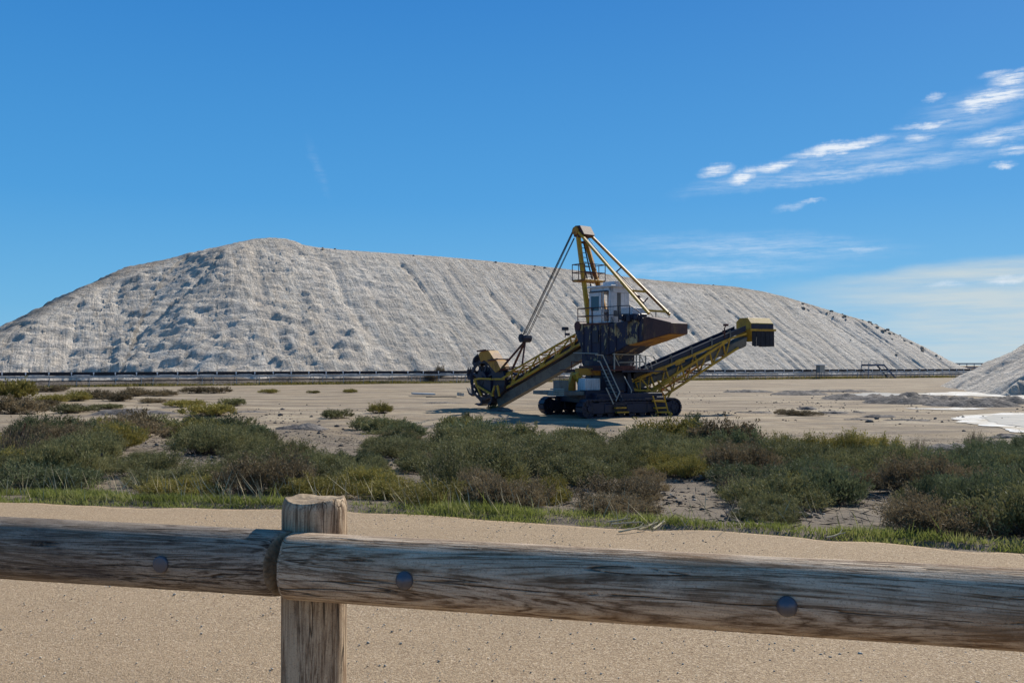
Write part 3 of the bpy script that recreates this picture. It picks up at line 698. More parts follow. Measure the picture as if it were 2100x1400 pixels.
for k in range(4):
    mb = MB(); mb.box(*wall(pc + Nn * (.24 + k * .31), Nn, .29, .72, ch - .32, .04)); B('side_panel', mb, M_cabw if k != 1 else M_belly, cab)
mb = MB()
mb.box(*wall(pc + Nn * .23, Nn, cabW - .35, .37, .70, .03)); B('window', mb, M_glass, cab)
mb = MB(); q_ = cf + ZU * .55; mb.box(q_, D_, Nn, ZU, .5, .5, .12); mb.box(q_ + D_ * -.25 + ZU * .35, D_, Nn, ZU, .1, .5, .7); mb.box(q_ - ZU * .3, D_, Nn, ZU, .2, .2, .5); B('driver_seat', mb, M_dark, cab)
mb = MB(); e_ = pc + Nn * 1.0 - D_ * .9; e_.z = cz0 + .42; mb.box(e_, D_, Nn, ZU, .9, 1.2, .84); B('equipment_locker', mb, M_cabw, bevel=.02)

# mast
B1 = SP(1208, 663, -.85); T1 = SP(1184.5, 474, -.25); B2 = B1 + Nn * 1.7; T2 = T1 + Nn * .5
mb = MB(); mb.bar(B1, T1, .24, .24); B('mast_leg', mb, M_yel, bevel=.02)
mb = MB(); mb.bar(B2, T2, .24, .24); B('mast_leg', mb, M_yel2, bevel=.02)
def along(a_, b_, t): return a_ + (b_ - a_) * t
mb = MB()
for t in (.25, .55, .88): mb.bar(along(B1, T1, t), along(B2, T2, t), .12)
B('mast_crossbar', mb, M_redd)
Tc = (T1 + T2) / 2
mb = MB(); tp = [SP(x, y, -.42) for x, y in ((1174.5, 470), (1179, 463), (1189, 462), (1192, 468), (1198, 480), (1189, 486), (1177, 486), (1175, 478))]
mb.extr(tp, Nn * .95); B('mast_head', mb, M_redd, bevel=.02)
mb = MB(); mb.tube(SP(1179, 473, -.5), SP(1179, 473, -.5) + Nn * 1.1, .26, 16); B('sheave', mb, M_yel2)
NS = SP(1331, 643, -.85); FS = NS + Nn * 1.75
ts1 = SP(1187, 476, -.42); ts2 = ts1 + Nn * .85
mb = MB(); mb.bar(ts1, NS, .15); B('back_stay', mb, M_yel, bevel=.01)
mb = MB(); mb.bar(ts2, FS, .15); B('back_stay', mb, M_yel2, bevel=.01)
mb = MB()
for t in (.735, .965): mb.bar(along(ts1, NS, t), along(ts2, FS, t), .11)
B('stay_crossbar', mb, M_yel)
mb = MB(); m1 = along((ts1 + ts2) / 2, (NS + FS) / 2, .44); m2 = along((ts1 + ts2) / 2, (NS + FS) / 2, .80); m1.z -= .35; m2.z -= .35
mb.bar(m1, m2, .17); mb.bar(m1, m1 + ZU * .35 + Nn * .5, .06); mb.bar(m2, m2 + ZU * .3 + Nn * .4, .06); B('hanging_strut', mb, M_redd)
mb = MB(); mb.tube((ts1 + ts2) / 2, m1, .02, 5); mb.tube(m2, SP(1340, 651, 0), .02, 5); B('guy_cable', mb, M_cable)
# ladders and crow's nest
pl0 = SP(1180, 576, -.75); s1 = 1.0
mb = MB(); c_ = pl0 + Nn * .8 - D_ * .35; c_.z = SP(1200, 575, -.5).z
mb.box(c_, D_, Nn, ZU, 1.1, 1.75, .12); plat = B('mast_platform', mb, M_yel2, bevel=.02)
mb = MB(); cs = [c_ + D_ * a_ * .55 + Nn * b_ * .87 for a_, b_ in ((1, -1), (-1, -1), (-1, 1), (1, 1))]
for i_ in range(4):
    p, q = cs[i_], cs[(i_ + 1) % 4]
    for z_ in (.5, 1.0): mb.bar(p + ZU * z_, q + ZU * z_, .045)
    for t in (0, .5): mb.bar(along(p, q, t), along(p, q, t) + ZU * 1.0, .045)
B('railing', mb, M_redd, plat)
def ladder(a_, b_, w, name='ladder', mat=M_dark, rg=.30, r=.035, lat=Nn):
    m = MB(); m.bar(a_ - lat * w / 2, b_ - lat * w / 2, r * 1.6); m.bar(a_ + lat * w / 2, b_ + lat * w / 2, r * 1.6)
    n_ = int((b_ - a_).length / rg)
    for i_ in range(n_): p = along(a_, b_, (i_ + .5) / n_); m.bar(p - lat * w / 2, p + lat * w / 2, r)
    return B(name, m, mat)
ladder(SP(1209, 572, 0), SP(1191, 494, 0), .42, mat=M_dark)
ladder(SP(1221, 662, -.3), SP(1205, 580, -.3), .45, mat=M_dark)
# house railing
ht = cz0
mb = MB(); rp = [SP(1185, 662, -1.1), SP(1214, 662, -1.1)]
rp = [Vector((p.x, p.y, ht)) for p in rp]; rp2 = [rp[0] + Nn * 2.1, rp[0], rp[1]]
for z_ in (.45, .92):
    for p, q in zip(rp2, rp2[1:]): mb.bar(p + ZU * z_, q + ZU * z_, .05)
for p in rp2 + [along(rp2[0], rp2[1], .5)]: mb.bar(p, p + ZU * .92, .05)
B('house_railing', mb, M_redd)
mb = MB(); r1 = pc - D_ * .02 - Nn * .25; r2_ = pc - D_ * 1.7 - Nn * .2; r3_ = SP(1325, 655, -.9); r3_.z = ht
for z_ in (.42, .9):
    mb.bar(r1 + ZU * z_ + D_ * 1.7, r1 + ZU * z_, .045); mb.bar(r1 + ZU * z_, r2_ + ZU * z_, .045)
for p in (r1, r2_, along(r1, r2_, .5)): mb.bar(p, p + ZU * .9, .045)
mb.bar(r2_ + ZU * .9, SP(1312, 640, -.9), .045)
for x in (1318, 1345, 1372): mb.bar(SP(x, 653, .9), SP(x, 636 + (x - 1318) * .05, .9), .04)
mb.bar(SP(1318, 636, .9), SP(1372, 640, .9), .045)
B('house_railing', mb, M_dark)

# hoist block and cables
blk = SP(1077, 693, 0)
mb = MB(); mb.tube(blk - Nn * .35, blk + Nn * .35, .30, 10); mb.tube(blk - Nn * .42, blk + Nn * .42, .12, 8); mb.box(blk, D_, Nn, ZU, .35, .75, .5); B('hoist_block', mb, M_dark)
for (x0, y0, x1, y1, l0, l1) in ((1174, 474, 1072, 687, -.4, -.3), (1175.5, 474, 1074, 687, .1, -.1), (1177, 474, 1077, 686, .4, .1), (1177, 488, 1081, 687, -.2, .2), (1178.5, 488, 1083.5, 688, .3, .3)):
    mb = MB(); mb.tube(SP(x0, y0, l0), SP(x1, y1, l1), .022, 5); B('hoist_cable', mb, M_cable)
mb = MB()
for (x, y) in ((1116, 614), (1100, 646)): mb.tube(SP(x, y, -.3), SP(x + 8, y + 5, .3), .035, 5)
B('cable_spreader', mb, M_cable)
mb = MB(); mb.bar(blk + ZU * -.2, SP(1027, 757, -.5), .11); B('hanger_rod', mb, M_redd)
mb = MB(); mb.bar(blk + ZU * -.2, SP(1071, 748, -.5), .10); B('hanger_rod', mb, M_redd)
mb = MB(); mb.bar(blk + ZU * -.2, SP(1027, 757, -.5) + Nn, .11); B('hanger_rod', mb, M_redd)
mb = MB(); mb.bar(SP(1030, 753, -.5), SP(1066, 753, -.5), .09); B('tie_rod', mb, M_redd)

# bucket boom: two trusses a metre apart, belt and belly pan
top = [(1030, 772), (1048.5, 762), (1073.6, 750.4), (1104, 728), (1136, 710), (1169, 691.5), (1186, 682)]
low = [(1010, 812), (1052, 784), (1079, 770), (1110, 751), (1142, 731), (1174, 714), (1196, 702)]
bw = 1.0
def truss(lat, shift, mat, name):
    T_ = [SP(x, y, lat) + shift for x, y in top]; L_ = [SP(x, y, lat) + shift for x, y in low]
    m = MB(); m.bar(T_[0], T_[-1], .105); ch_ = B(name, m, mat, bevel=.01)
    m = MB(); m.bar(L_[0], L_[-1], .145); B('lower_chord', m, mat, ch_)
    for i_ in range(1, 6):
        m = MB(); m.bar(L_[i_], T_[i_], .085); B('brace', m, mat, ch_)
        if i_ < 6: m = MB(); m.bar(L_[i_], T_[i_ + 1], .075); B('brace', m, mat, ch_)
        m = MB(); m.box(L_[i_], (L_[-1] - L_[0]).normalized(), Nn, ZU, .45, .05, .26); B('gusset', m, mat, ch_)
    return T_, L_
TT, LL = truss(-.5, Vector(), M_yel, 'boom_truss')
TF, LF = truss(-.5, Nn * bw, M_yel2, 'boom_truss')
mb = MB()
for i_ in range(1, 7): mb.bar(TT[i_], TF[i_], .07); 
for i_ in range(1, 6): mb.bar(TT[i_], TF[i_ + 1], .05)
B('top_bracing', mb, M_yel)
bd = (LL[-1] - LL[0])
mb = MB(); o1_ = LL[0] + Nn * .08 + ZU * .10
mb.hexa([o1_, o1_ + bd, o1_ + bd + Nn * .84, o1_ + Nn * .84, o1_ + ZU * .24, o1_ + bd + ZU * .24, o1_ + bd + Nn * .84 + ZU * .24, o1_ + Nn * .84 + ZU * .24]); B('boom_belt', mb, M_rub)
mb = MB(); o1_ = LL[0] + Nn * .12 - ZU * .12 - D_ * .3; bd2 = bd * .97
for sgn in (1,): 
    pr = [o1_, o1_ + Nn * .76, o1_ + Nn * .62 - ZU * .62, o1_ + Nn * .14 - ZU * .62]
    mb.extr(pr, bd2)
B('belly_pan', mb, M_belly)
mb = MB(); p = SP(1159, 692, -.3); mb.bar(p, p + ZU * .5, .05); mb.box(p + ZU * .55, D_, Nn, ZU, .3, .3, .2); mb.box(p + ZU * .2 + D_ * -.2, D_, Nn, ZU, .25, .2, .14); B('floodlight', mb, M_dark)

# bucket wheel
Wc = SP(997, 779, -.35); wr = 1.28
wheel = MB()
nseg = 24
for lat in (-.28, .28):
    pts = [Wc + Nn * lat + (D_ * math.cos(t) + ZU * math.sin(t)) * wr for t in [2 * math.pi * k / nseg for k in range(nseg)]]
    for k in range(nseg): wheel.bar(pts[k], pts[(k + 1) % nseg], .10, .22)
    for k in range(8):
        t = math.pi / 8 + k * math.pi / 4; wheel.bar(Wc + Nn * lat, Wc + Nn * lat + (D_ * math.cos(t) + ZU * math.sin(t)) * wr, .10, .14)
wheel.tube(Wc - Nn * .5, Wc + Nn * .5, .34, 18)
wheel.tube(Wc - Nn * .10, Wc + Nn * .10, .95, 24)
wheel.tube(Wc - Nn * .45, Wc + Nn * .1, .60, 20)
whl = B('bucket_wheel', wheel, M_dark)
for k in range(8):
    t = k * math.pi / 4 + .2; rd = D_ * math.cos(t) + ZU * math.sin(t); tg = D_ * -math.sin(t) + ZU * math.cos(t)
    m = MB(); c_ = Wc + rd * (wr + .02)
    prof = [c_ + tg * .30, c_ - tg * .26, c_ - tg * .30 + rd * .30, c_ + tg * .02 + rd * .52, c_ + tg * .40 + rd * .50, c_ + tg * .36 + rd * .40, c_ + tg * .06 + rd * .40, c_ - tg * .14 + rd * .22]
    m.extr([p - Nn * .36 for p in prof], Nn * .72)
    for j in range(4): m.bar(c_ + rd * .48 + tg * .36 + Nn * (-.28 + j * .19), c_ + rd * .52 + tg * .54 + Nn * (-.28 + j * .19), .06)
    B('bucket', m, M_dark, whl)
# hood, frames and chute around the wheel
def splate(pts, lat, th, mat, name, label=None):
    m = MB(); m.extr([SP(x, y, lat) for x, y in pts], Nn * th); return B(name, m, mat, bevel=.01, label=label)
splate([(981, 727), (986, 721), (1002, 719), (1013, 736), (1018, 740), (1026, 757), (1016, 764), (1006, 752), (1000, 744), (992, 738), (986, 742)], -.95, .05, M_yel2, 'hood_side')
m = MB(); hp = [SP(x, y, -.93) for x, y in ((983, 722), (1001, 718.5), (1013, 736), (1019, 740), (1027, 757), (1025, 759), (1017, 743), (1010, 738), (1000, 721.5), (984, 725))]
m.extr(hp, Nn * .85); B('wheel_hood', m, M_yel2)
m = MB(); 
for (x, y) in ((985, 719), (1012, 737), (1026, 757)): m.bar(SP(x, y, -1.0), SP(x, y, -1.0) + Nn * 1.25, .12)
m.bar(SP(979, 720, -1.0), SP(996, 717.5, -1.0), .10); m.bar(SP(1001, 739, -1.0), SP(1020, 736, -1.0), .10); m.bar(SP(1006, 731, -.4), SP(1007, 723, -.4), .08); B('hood_frame', m, M_redd)
splate([(1007, 757), (1030, 757), (1036, 778), (1033, 800), (1016, 817), (1006, 800), (1009, 776)], -.75, .35, M_dark, 'discharge_chute')
m = MB()
for (x0, y0, x1, y1) in ((973, 778, 984, 776), (974, 778, 978, 792), (978, 790, 987, 811), (1008, 812, 1015, 790), (1024, 812, 1020, 790), (1030, 776, 1050, 765), (1008, 777, 1034, 777), (984, 776, 1010, 777), (978, 790, 1012, 811)):
    m.bar(SP(x0, y0, -1.0), SP(x1, y1, -1.0), .10, .12)
B('wheel_guard_frame', m, M_yel)
m = MB()
for (x0, y0, x1, y1) in ((1004, 740, 1040, 764), (1006, 760, 1040, 770), (1030, 758, 1066, 770), (1036, 762, 1036, 800), (1012, 815, 1050, 793), (1022, 790, 1050, 776)): m.bar(SP(x0, y0, -.4), SP(x1, y1, -.4), .16)
m.box(SP(1019, 770, .1), D_, Nn, ZU, 1.0, .8, .9); m.box(SP(1002, 792, -.75), D_, Nn, ZU, .8, .3, .9); B('wheel_drive', m, M_dark, bevel=.04)

# discharge boom
lw = 1.25; Dn = -.65
dt0, dt1 = (1286, 786), (1497, 694.5); db0, db1 = (1322, 838), (1514, 713); dm0, dm1 = (1290, 829), (1494, 697)
def ln2(a_, b_, t): return (a_[0] + (b_[0] - a_[0]) * t, a_[1] + (b_[1] - a_[1]) * t)
for side, mat in ((0, M_yel), (1, M_yel2)):
    sh = Mm * lw * side
    p0, p1 = DP(*dt0, Dn) + sh, DP(*dt1, Dn) + sh
    q0, q1 = DP(*db0, Dn) + sh, DP(*db1, Dn) + sh
    r0, r1_ = DP(*dm0, Dn) + sh, DP(*dm1, Dn) + sh
    m = MB(); m.bar(p0, p1, .14); m.bar(p1, DP(1530, 684, Dn) + sh, .12); ch_ = B('boom_truss', m, mat)
    m = MB(); m.bar(q0, q1, .12); B('lower_chord', m, mat if side == 0 else M_yel2, ch_)
    if side == 0: m = MB(); m.bar(r0, r1_, .15); B('diagonal_chord', m, mat, ch_)
    nn_ = 7
    for i_ in range(nn_):
        t0_ = i_ / nn_; t1_ = (i_ + 1) / nn_; up_ = along(p0, p1, t0_ + .07); lo = along(q0, q1, t0_); lo2 = along(q0, q1, t1_)
        md = along(r0, r1_, t0_ + .03)
        m = MB(); m.bar(up_, lo, .085); B('brace', m, mat, ch_)
        m = MB(); m.bar(along(p0, p1, min(1, t1_ + .07)), lo, .07); B('brace', m, mat, ch_)
    if side == 0:
        m = MB()
        for t in (.13, .3, .5): m.box(along(p0, p1, t) - ZU * .05, (p1 - p0).normalized(), Mm, ZU, .7, .05, .32)
        B('gusset', m, mat, ch_)
q0, q1 = DP(*db0, Dn), DP(*db1, Dn); p0, p1 = DP(*dt0, Dn), DP(*dt1, Dn)
m = MB()
for i_ in range(8): t = i_ / 7; m.bar(along(q0, q1, t), along(q0, q1, t) + Mm * lw, .08)
for i_ in range(7): m.bar(along(q0, q1, i_ / 7), along(q0, q1, (i_ + 1) / 7) + Mm * lw, .06)
B('bottom_bracing', m, M_yel2)
e0, e1_ = DP(1300, 778, Dn), DP(1530, 678.5, Dn); ev = e1_ - e0
m = MB(); m.hexa([e0 + Mm * .02, e1_ + Mm * .02, e1_ + Mm * .08, e0 + Mm * .08] + [v + ZU * .34 for v in (e0 + Mm * .02, e1_ + Mm * .02, e1_ + Mm * .08, e0 + Mm * .08)])
m.hexa([v + Mm * (lw - .1) for v in (e0, e1_, e1_ + Mm * .06, e0 + Mm * .06)] + [v + ZU * .34 + Mm * (lw - .1) for v in (e0, e1_, e1_ + Mm * .06, e0 + Mm * .06)])
B('belt_skirt', m, M_dark)
m = MB(); e0b = e0 + ZU * .05; m.hexa([e0b + Mm * .09, e0b + ev + Mm * .09, e0b + ev + Mm * (lw - .1), e0b + Mm * (lw - .1)] + [v + ZU * .12 for v in (e0b + Mm * .09, e0b + ev + Mm * .09, e0b + ev + Mm * (lw - .1), e0b + Mm * (lw - .1))]); B('discharge_belt', m, M_rub)
for t in (.12, .32, .5, .68, .85):
    m = MB(); p = along(e0, e1_, t); m.bar(p - ZU * .05 - Mm * .02, p + ZU * .48 - Mm * .02, .09); m.bar(p + ZU * .48 - Mm * .02, p + ZU * .40 + Mm * .2, .06); B('idler_bracket', m, M_belly)
m = MB(); b0 = DP(1300, 790, Dn) + Mm * .1; b1_ = DP(1536, 690, Dn) + Mm * .1
prof = lambda o, d: [o, o + Mm * (lw - .2), o + Mm * (lw - .35) - ZU * d, o + Mm * .15 - ZU * d]
a_ = prof(b0, .40); c_ = prof(b1_, .62)
m.hexa([a_[3], c_[3], c_[2], a_[2], a_[0], c_[0], c_[1], a_[1]]); B('belly_pan', m, M_belly, bevel=.05)
# head hood and rubber curtain
hd = MB(); h0 = DP(1540, 676, -.78); H_ = lambda a_, l_, z_: h0 + E1 * a_ + Mm * l_ + ZU * z_
hl_ = 1.78; hw_ = 1.5
hd.extr([H_(0, 0, .02), H_(0, hw_, .02), H_(0, hw_, .55), H_(0, hw_ - .35, .78), H_(0, .35, .78), H_(0, 0, .42)], E1 * hl_)
hood = B('head_hood', hd, M_yel, bevel=.02, label='yellow sheet metal hood over the discharge head')
m = MB(); m.box(H_(hl_ / 2, -.02, .20), E1, Mm, ZU, hl_ - .04, .03, .36); B('hood_side', m, M_dark, hood)
m = MB(); m.box(H_(hl_ / 2 + .03, -.05, -.01), E1, Mm, ZU, hl_ + .25, .08, .13); B('hood_trim', m, M_yel, hood)
m = MB(); m.extr([H_(0, 0, .02), H_(-.02, hw_, .02), H_(-.02, hw_ - .1, -.75), H_(.15, .05, -.75)], E1 * .05); B('back_plate', m, M_yel, hood)
for k in range(10):
    m = MB(); z_ = -1.02 - .05 * ((k * 5) % 3) / 3; w_ = hl_ / 10; m.box(H_(.06 + (k + .5) * w_, -.02 + .02 * (k % 2), (z_ - .06) / 2), E1, Mm, ZU, w_ - .008, .02, -z_ - .06); B('curtain_strip', m, M_rub, hood)
for k in range(8):
    m = MB(); w_ = hw_ / 8; m.box(H_(hl_ + .04, (k + .5) * w_, -.55), E1, Mm, ZU, .02, w_ - .008, 1.0); B('curtain_strip', m, M_rub, hood)
m = MB(); m.tube(H_(.5, .1, -.1), H_(.5, hw_ - .1, -.1), .35, 16); B('head_drum', m, M_dark)
for (pa, pb, sg) in ((DP(1300, 782, Dn - .08), DP(1480, 703, Dn - .08), .25), (DP(1330, 800, Dn - .1), DP(1450, 748, Dn - .1), .35), (SP(1050, 790, -.62), SP(1180, 712, -.62), .2), (SP(1190, 700, -1.2), SP(1206, 745, -1.25), .1), (SP(1246, 690, -1.25), SP(1232, 742, -1.3), .1)):
    m = MB(); m.path([along(pa, pb, t / 8) - ZU * sg * math.sin(math.pi * t / 8) for t in range(9)], .025, 5); B('power_cable', m, M_cable)
# warning lamp on the boom
m = MB(); p = DP(1486, 693, Dn); m.bar(p, p + ZU * .62, .07); m.bar(p + ZU * .62, p + ZU * .75 + E1 * .08, .05); m.box(p + ZU * .82 + E1 * .1, E1, Mm, ZU, .26, .2, .14); m.box(p + ZU * .38 - E1 * .06, E1, Mm, ZU, .14, .14, .2); B('boom_lamp', m, M_redd)
# boom support legs on the chassis
m = MB()
for (x0, y0, x1, y1) in ((1282, 830, 1400, 770), (1300, 833, 1372, 780), (1325, 800, 1345, 838), (1348, 780, 1375, 805), (1375, 805, 1366, 822), (1326, 795, 1360, 820), (1338, 826, 1360, 785), (1313, 775, 1313, 803), (1313, 775, 1330, 795), (1284, 790, 1308, 800), (1330, 800, 1290, 800)):
    m.bar(DP(x0, y0, -1.0), DP(x1, y1, -1.0), .085)
m.bar(DP(1286, 833, -1.6), DP(1328, 833, -1.6), .10)
B('support_frame', m, M_yel)
m = MB()
for (x0, y0, x1, y1) in ((1340, 800, 1352, 845), (1353, 797, 1368, 820), (1350, 780, 1368, 838)): m.bar(DP(x0, y0, .4), DP(x1, y1, .4), .085)
B('support_frame', m, M_yel2)
B('lower_chute', dbox(1316, 795, 1345, 832, -.5, 1.2), M_dark, bevel=.05)
# steps
def steps(pts, lat, w, name, mat):
    for (x0, x1, y) in pts:
        B('tread', dbox(x0, y - 1.2, x1, y + 1.2, lat, w), mat, name)
st_ = B('access_ladder', MB().bar(DP(1341, 822, -3.0), DP(1366, 824, -3.0), .06).bar(DP(1339, 812, -3.0), DP(1349, 846, -3.0), .06).bar(DP(1362, 812, -3.0), DP(1371, 848, -3.0), .06), M_yel)
steps([(1341, 1364, 822), (1344, 1367, 836), (1348, 1370, 845)], -3.05, .22, st_, M_yel)
st_ = B('access_ladder', MB().bar(DP(1262, 828, -3.0), DP(1285, 828, -3.0), .05).bar(DP(1262, 826, -3.0), DP(1270, 850, -3.0), .05).bar(DP(1284, 826, -3.0), DP(1291, 850, -3.0), .05), M_dark)
steps([(1263, 1285, 836), (1266, 1290, 845)], -3.05, .22, st_, M_yel)
# main stairs and walkway handrails
sa = DP(1233, 755, -1.5); sb = DP(1262, 822, -2.3)
m = MB(); m.bar(sa, sb, .05, .2); m.bar(sa - Mm * .7, sb - Mm * .7, .05, .2); stair = B('main_stair', m, M_dark)
for k in range(9): p = along(sa, sb, (k + .5) / 9) - Mm * .35; mm_ = MB(); mm_.box(p, E1, Mm, ZU, .22, .68, .04); B('tread', mm_, M_belly, stair)
m = MB()
m.path([DP(1221, 727, -2.2), DP(1236, 728, -2.2), DP(1271, 804, -2.9), DP(1263, 822, -2.9)], .035)
m.path([DP(1225, 740, -2.3), DP(1230, 741, -2.3), DP(1264, 815, -3.0)], .035)
m.path([DP(1243, 795, -3.0), DP(1258, 828, -3.0)], .035)
B('stair_handrail', m, M_rail)
m = MB()
m.path([SP(1176, 723.5, -2.0), SP(1226, 725, -2.0)], .03)
m.path([DP(1257, 726, -1.8), DP(1305, 727, -1.8), DP(1340, 730, -1.0), DP(1347, 745, -1.0)], .035)
m.path([DP(1270, 743, -1.8), DP(1318, 742, -1.8), DP(1334, 743, -1.0), DP(1337, 756, -1.0)], .03)
for x, y0, y1 in ((1260, 724, 762), (1305, 727, 757), (1312, 728, 757), (1324, 729, 757)): m.path([DP(x, y0, -1.8), DP(x, y1, -1.8)], .045)
m.path([DP(1312, 728, -1.8), DP(1328, 757, -1.8)], .03); m.path([DP(1260, 730, -1.8), DP(1270, 750, -1.8)], .03)
m.path([DP(1280, 772, -2.0), DP(1295, 800, -2.4), DP(1293, 815, -2.4), DP(1285, 830, -2.4)], .035)
B('walkway_railing', m, M_rail)
m = MB(); m.box(C0 + E1 * 1.3 - Mm * .3 + ZU * 2.62, E1, Mm, ZU, 2.8, 3.0, .08); B('side_walkway', m, M_dark)
m = MB()
for (x, y0, y1, l) in ((1250, 770, 828, -1.4), (1290, 765, 828, -1.2), (1215, 770, 800, .2)): m.bar(DP(x, y0, l), DP(x, y1, l), .2)
B('walkway_post', m, M_dark)
# white wall rust base plates under column
B('control_box', dbox(1252, 800, 1280, 826, -1.6, .7), M_rust, bevel=.02)


# ------------------------------------------------------------------ scrub: saltbush shrubs
def leafmat(name, dark, mid, light, trans=.25):
    g = NT(name, .75, 0, .2); oi = g.n.new('ShaderNodeObjectInfo')
    n = g.noise(g.vec('Object'), 2.6, 3, .6); n2 = g.noise(g.vec('Object'), 14, 2, .6)
    f = g.math('ADD', g.math('MULTIPLY', n, .55), g.math('MULTIPLY', n2, .45))
    c = g.ramp(f, [(.36, dark), (.5, mid), (.64, light)])
    c = g.mix(g.math('MULTIPLY', oi.outputs['Random'], .45), c, mid)
    v = g.n.new('ShaderNodeHueSaturation'); g.l.new(g.rng(oi.outputs['Random'], 0, 1, .72, 1.25), v.inputs['Value']); g.l.new(c, v.inputs['Color'])
    g.l.new(v.outputs[0], g.b.inputs['Base Color'])
    t = g.n.new('ShaderNodeBsdfTranslucent'); g.l.new(v.outputs[0], t.inputs['Color'])
    mx = g.n.new('ShaderNodeMixShader'); mx.inputs[0].default_value = trans
    g.l.new(g.b.outputs[0], mx.inputs[1]); g.l.new(t.outputs[0], mx.inputs[2]); g.l.new(mx.outputs[0], g.n['Material Output'].inputs['Surface'])
    return g.out()
M_lf = {'grey green': leafmat('grey_green_foliage', (.07, .072, .03), (.155, .15, .062), (.30, .275, .13)),
        'olive': leafmat('olive_foliage', (.12, .11, .03), (.22, .185, .045), (.33, .27, .08)),
        'brown': leafmat('brown_foliage', (.10, .075, .042), (.18, .135, .075), (.29, .225, .125)),
        'dark green': leafmat('dark_green_foliage', (.06, .07, .035), (.11, .125, .06), (.19, .20, .095))}
g = NT('twig_bark', .9, 0, .1); g.col(g.ramp(g.noise(g.vec('Object'), 8, 3), [(.3, (.05, .038, .032)), (.7, (.14, .11, .09))])); M_twig = g.out()
g = NT('dry_straw', .85, 0, .2); g.col(g.ramp(g.noise(g.vec('Object'), 3, 3), [(.3, (.30, .25, .15)), (.7, (.52, .45, .30))])); M_straw = g.out()

def tri_strips(p0, p1, w):            # thin vertical-ish blades: a triangle pair crossing, numpy arrays
    n = len(p0); d = p1 - p0; r_ = rng.normal(size=(n, 3)); a = np.cross(d, r_); a /= np.linalg.norm(a, axis=1)[:, None] + 1e-9
    a = a * np.asarray(w).reshape(-1, 1)
    mid = p0 + d * .45
    V_ = np.stack([p0, mid - a * .5, p1, mid + a * .5], 1).reshape(-1, 3)
    return V_, np.arange(n * 4).reshape(-1, 4)
def shrub_meshes(seed, n_tw, n_lf, lf_len, lf_w, up=.6, lumps=5):
    r = np.random.default_rng(seed)
    # unit shrub: radius .5 (x,y), height 1 at top of dome ~ .62
    cx_ = r.uniform(-.30, .30, (lumps, 2)); ch_ = r.uniform(.38, .62, lumps); cr_ = r.uniform(.20, .34, lumps)
    k = r.integers(0, lumps, n_tw)
    th = r.uniform(0, 2 * np.pi, n_tw); ph = np.arccos(r.uniform(.0, 1, n_tw)) * .98
    rad_ = r.uniform(.72, 1.06, n_tw) ** .8
    tipx = cx_[k, 0] + np.sin(ph) * np.cos(th) * cr_[k] * rad_; tipy = cx_[k, 1] + np.sin(ph) * np.sin(th) * cr_[k] * rad_
    tipz = ch_[k] * (.30 + .70 * np.cos(ph) * rad_) * r.uniform(.75, 1.15, n_tw)
    tip = np.stack([tipx, tipy, tipz], 1)
    base = np.stack([cx_[k, 0] * .5 + r.normal(0, .05, n_tw), cx_[k, 1] * .5 + r.normal(0, .05, n_tw), np.full(n_tw, -.04)], 1)
    mid = base * .45 + tip * .55; mid[:, :2] = base[:, :2] * .35 + tip[:, :2] * .65; mid[:, 2] = tip[:, 2] * .35
    V1, F1 = tri_strips(base, mid, .010); V2, F2 = tri_strips(mid, tip, .006)
    stems = (np.concatenate([V1, V2]), np.concatenate([F1, F2 + len(V1)]))
    # leaf sprigs along the outer part of each twig, pointing up and outward
    q = r.integers(0, n_tw, n_lf); t = r.uniform(.15, 1.0, n_lf) ** .7
    p = mid[q] + (tip[q] - mid[q]) * t[:, None] + r.normal(0, .020, (n_lf, 3))
    dr_ = (tip[q] - mid[q]); dr_ /= np.linalg.norm(dr_, axis=1)[:, None] + 1e-9
    dr_ = dr_ * .6 + r.normal(0, .45, (n_lf, 3)); dr_[:, 2] += up; dr_ /= np.linalg.norm(dr_, axis=1)[:, None]
    L_ = lf_len * r.uniform(.6, 1.4, n_lf)
    Vl, Fl = tri_strips(p, p + dr_ * L_[:, None], lf_w * r.uniform(.7, 1.3, n_lf))
    return stems, (Vl, Fl)
SH = []
specs = [(11, 420, 15000, .040, .0095, .6, 6), (12, 380, 14000, .045, .009, .8, 5), (13, 460, 16000, .036, .0095, .5, 7), (14, 300, 10000, .05, .009, .9, 4), (15, 420, 14000, .038, .010, .5, 8), (16, 350, 12000, .042, .010, .7, 5),
         (21, 240, 5200, .060, .017, .6, 5), (22, 220, 4800, .065, .017, .7, 6), (23, 260, 5400, .055, .018, .5, 7),
         (31, 260, 900, .05, .008, .8, 4)]
for sp_ in specs:
    st_, lf_ = shrub_meshes(*sp_)
    m1_ = mesh_np('stems', *st_); m1_.materials.append(M_twig)
    m2_ = mesh_np('foliage', *lf_); m2_.materials.append(M_lf['grey green'])
    SH.append((m1_, m2_))
def place_shrub(x, y, w, h, kind, colour, label, group, rz=None, z=None, name='saltbush'):
    e = empty(name, (x, y, (gz(x, y) if z is None else z) - .02), label, 'shrub', group)
    e.rotation_euler = (0, 0, random.uniform(0, 6.28) if rz is None else rz); e.scale = (w, w, h / .62)
    a = link_mesh('stems', SH[kind][0], e); b = link_mesh('foliage', SH[kind][1], e)
    b.material_slots[0].link = 'OBJECT'; b.material_slots[0].material = M_lf[colour]
    return e
beltX = [-200, 0, 200, 380, 480, 560, 700, 780, 950, 1100, 1250, 1400, 1500, 1600, 1700, 1850, 1950, 2100, 2300]
beltY = [930, 908, 890, 884, 890, 902, 884, 880, 888, 908, 916, 905, 915, 925, 932, 952, 952, 930, 925]
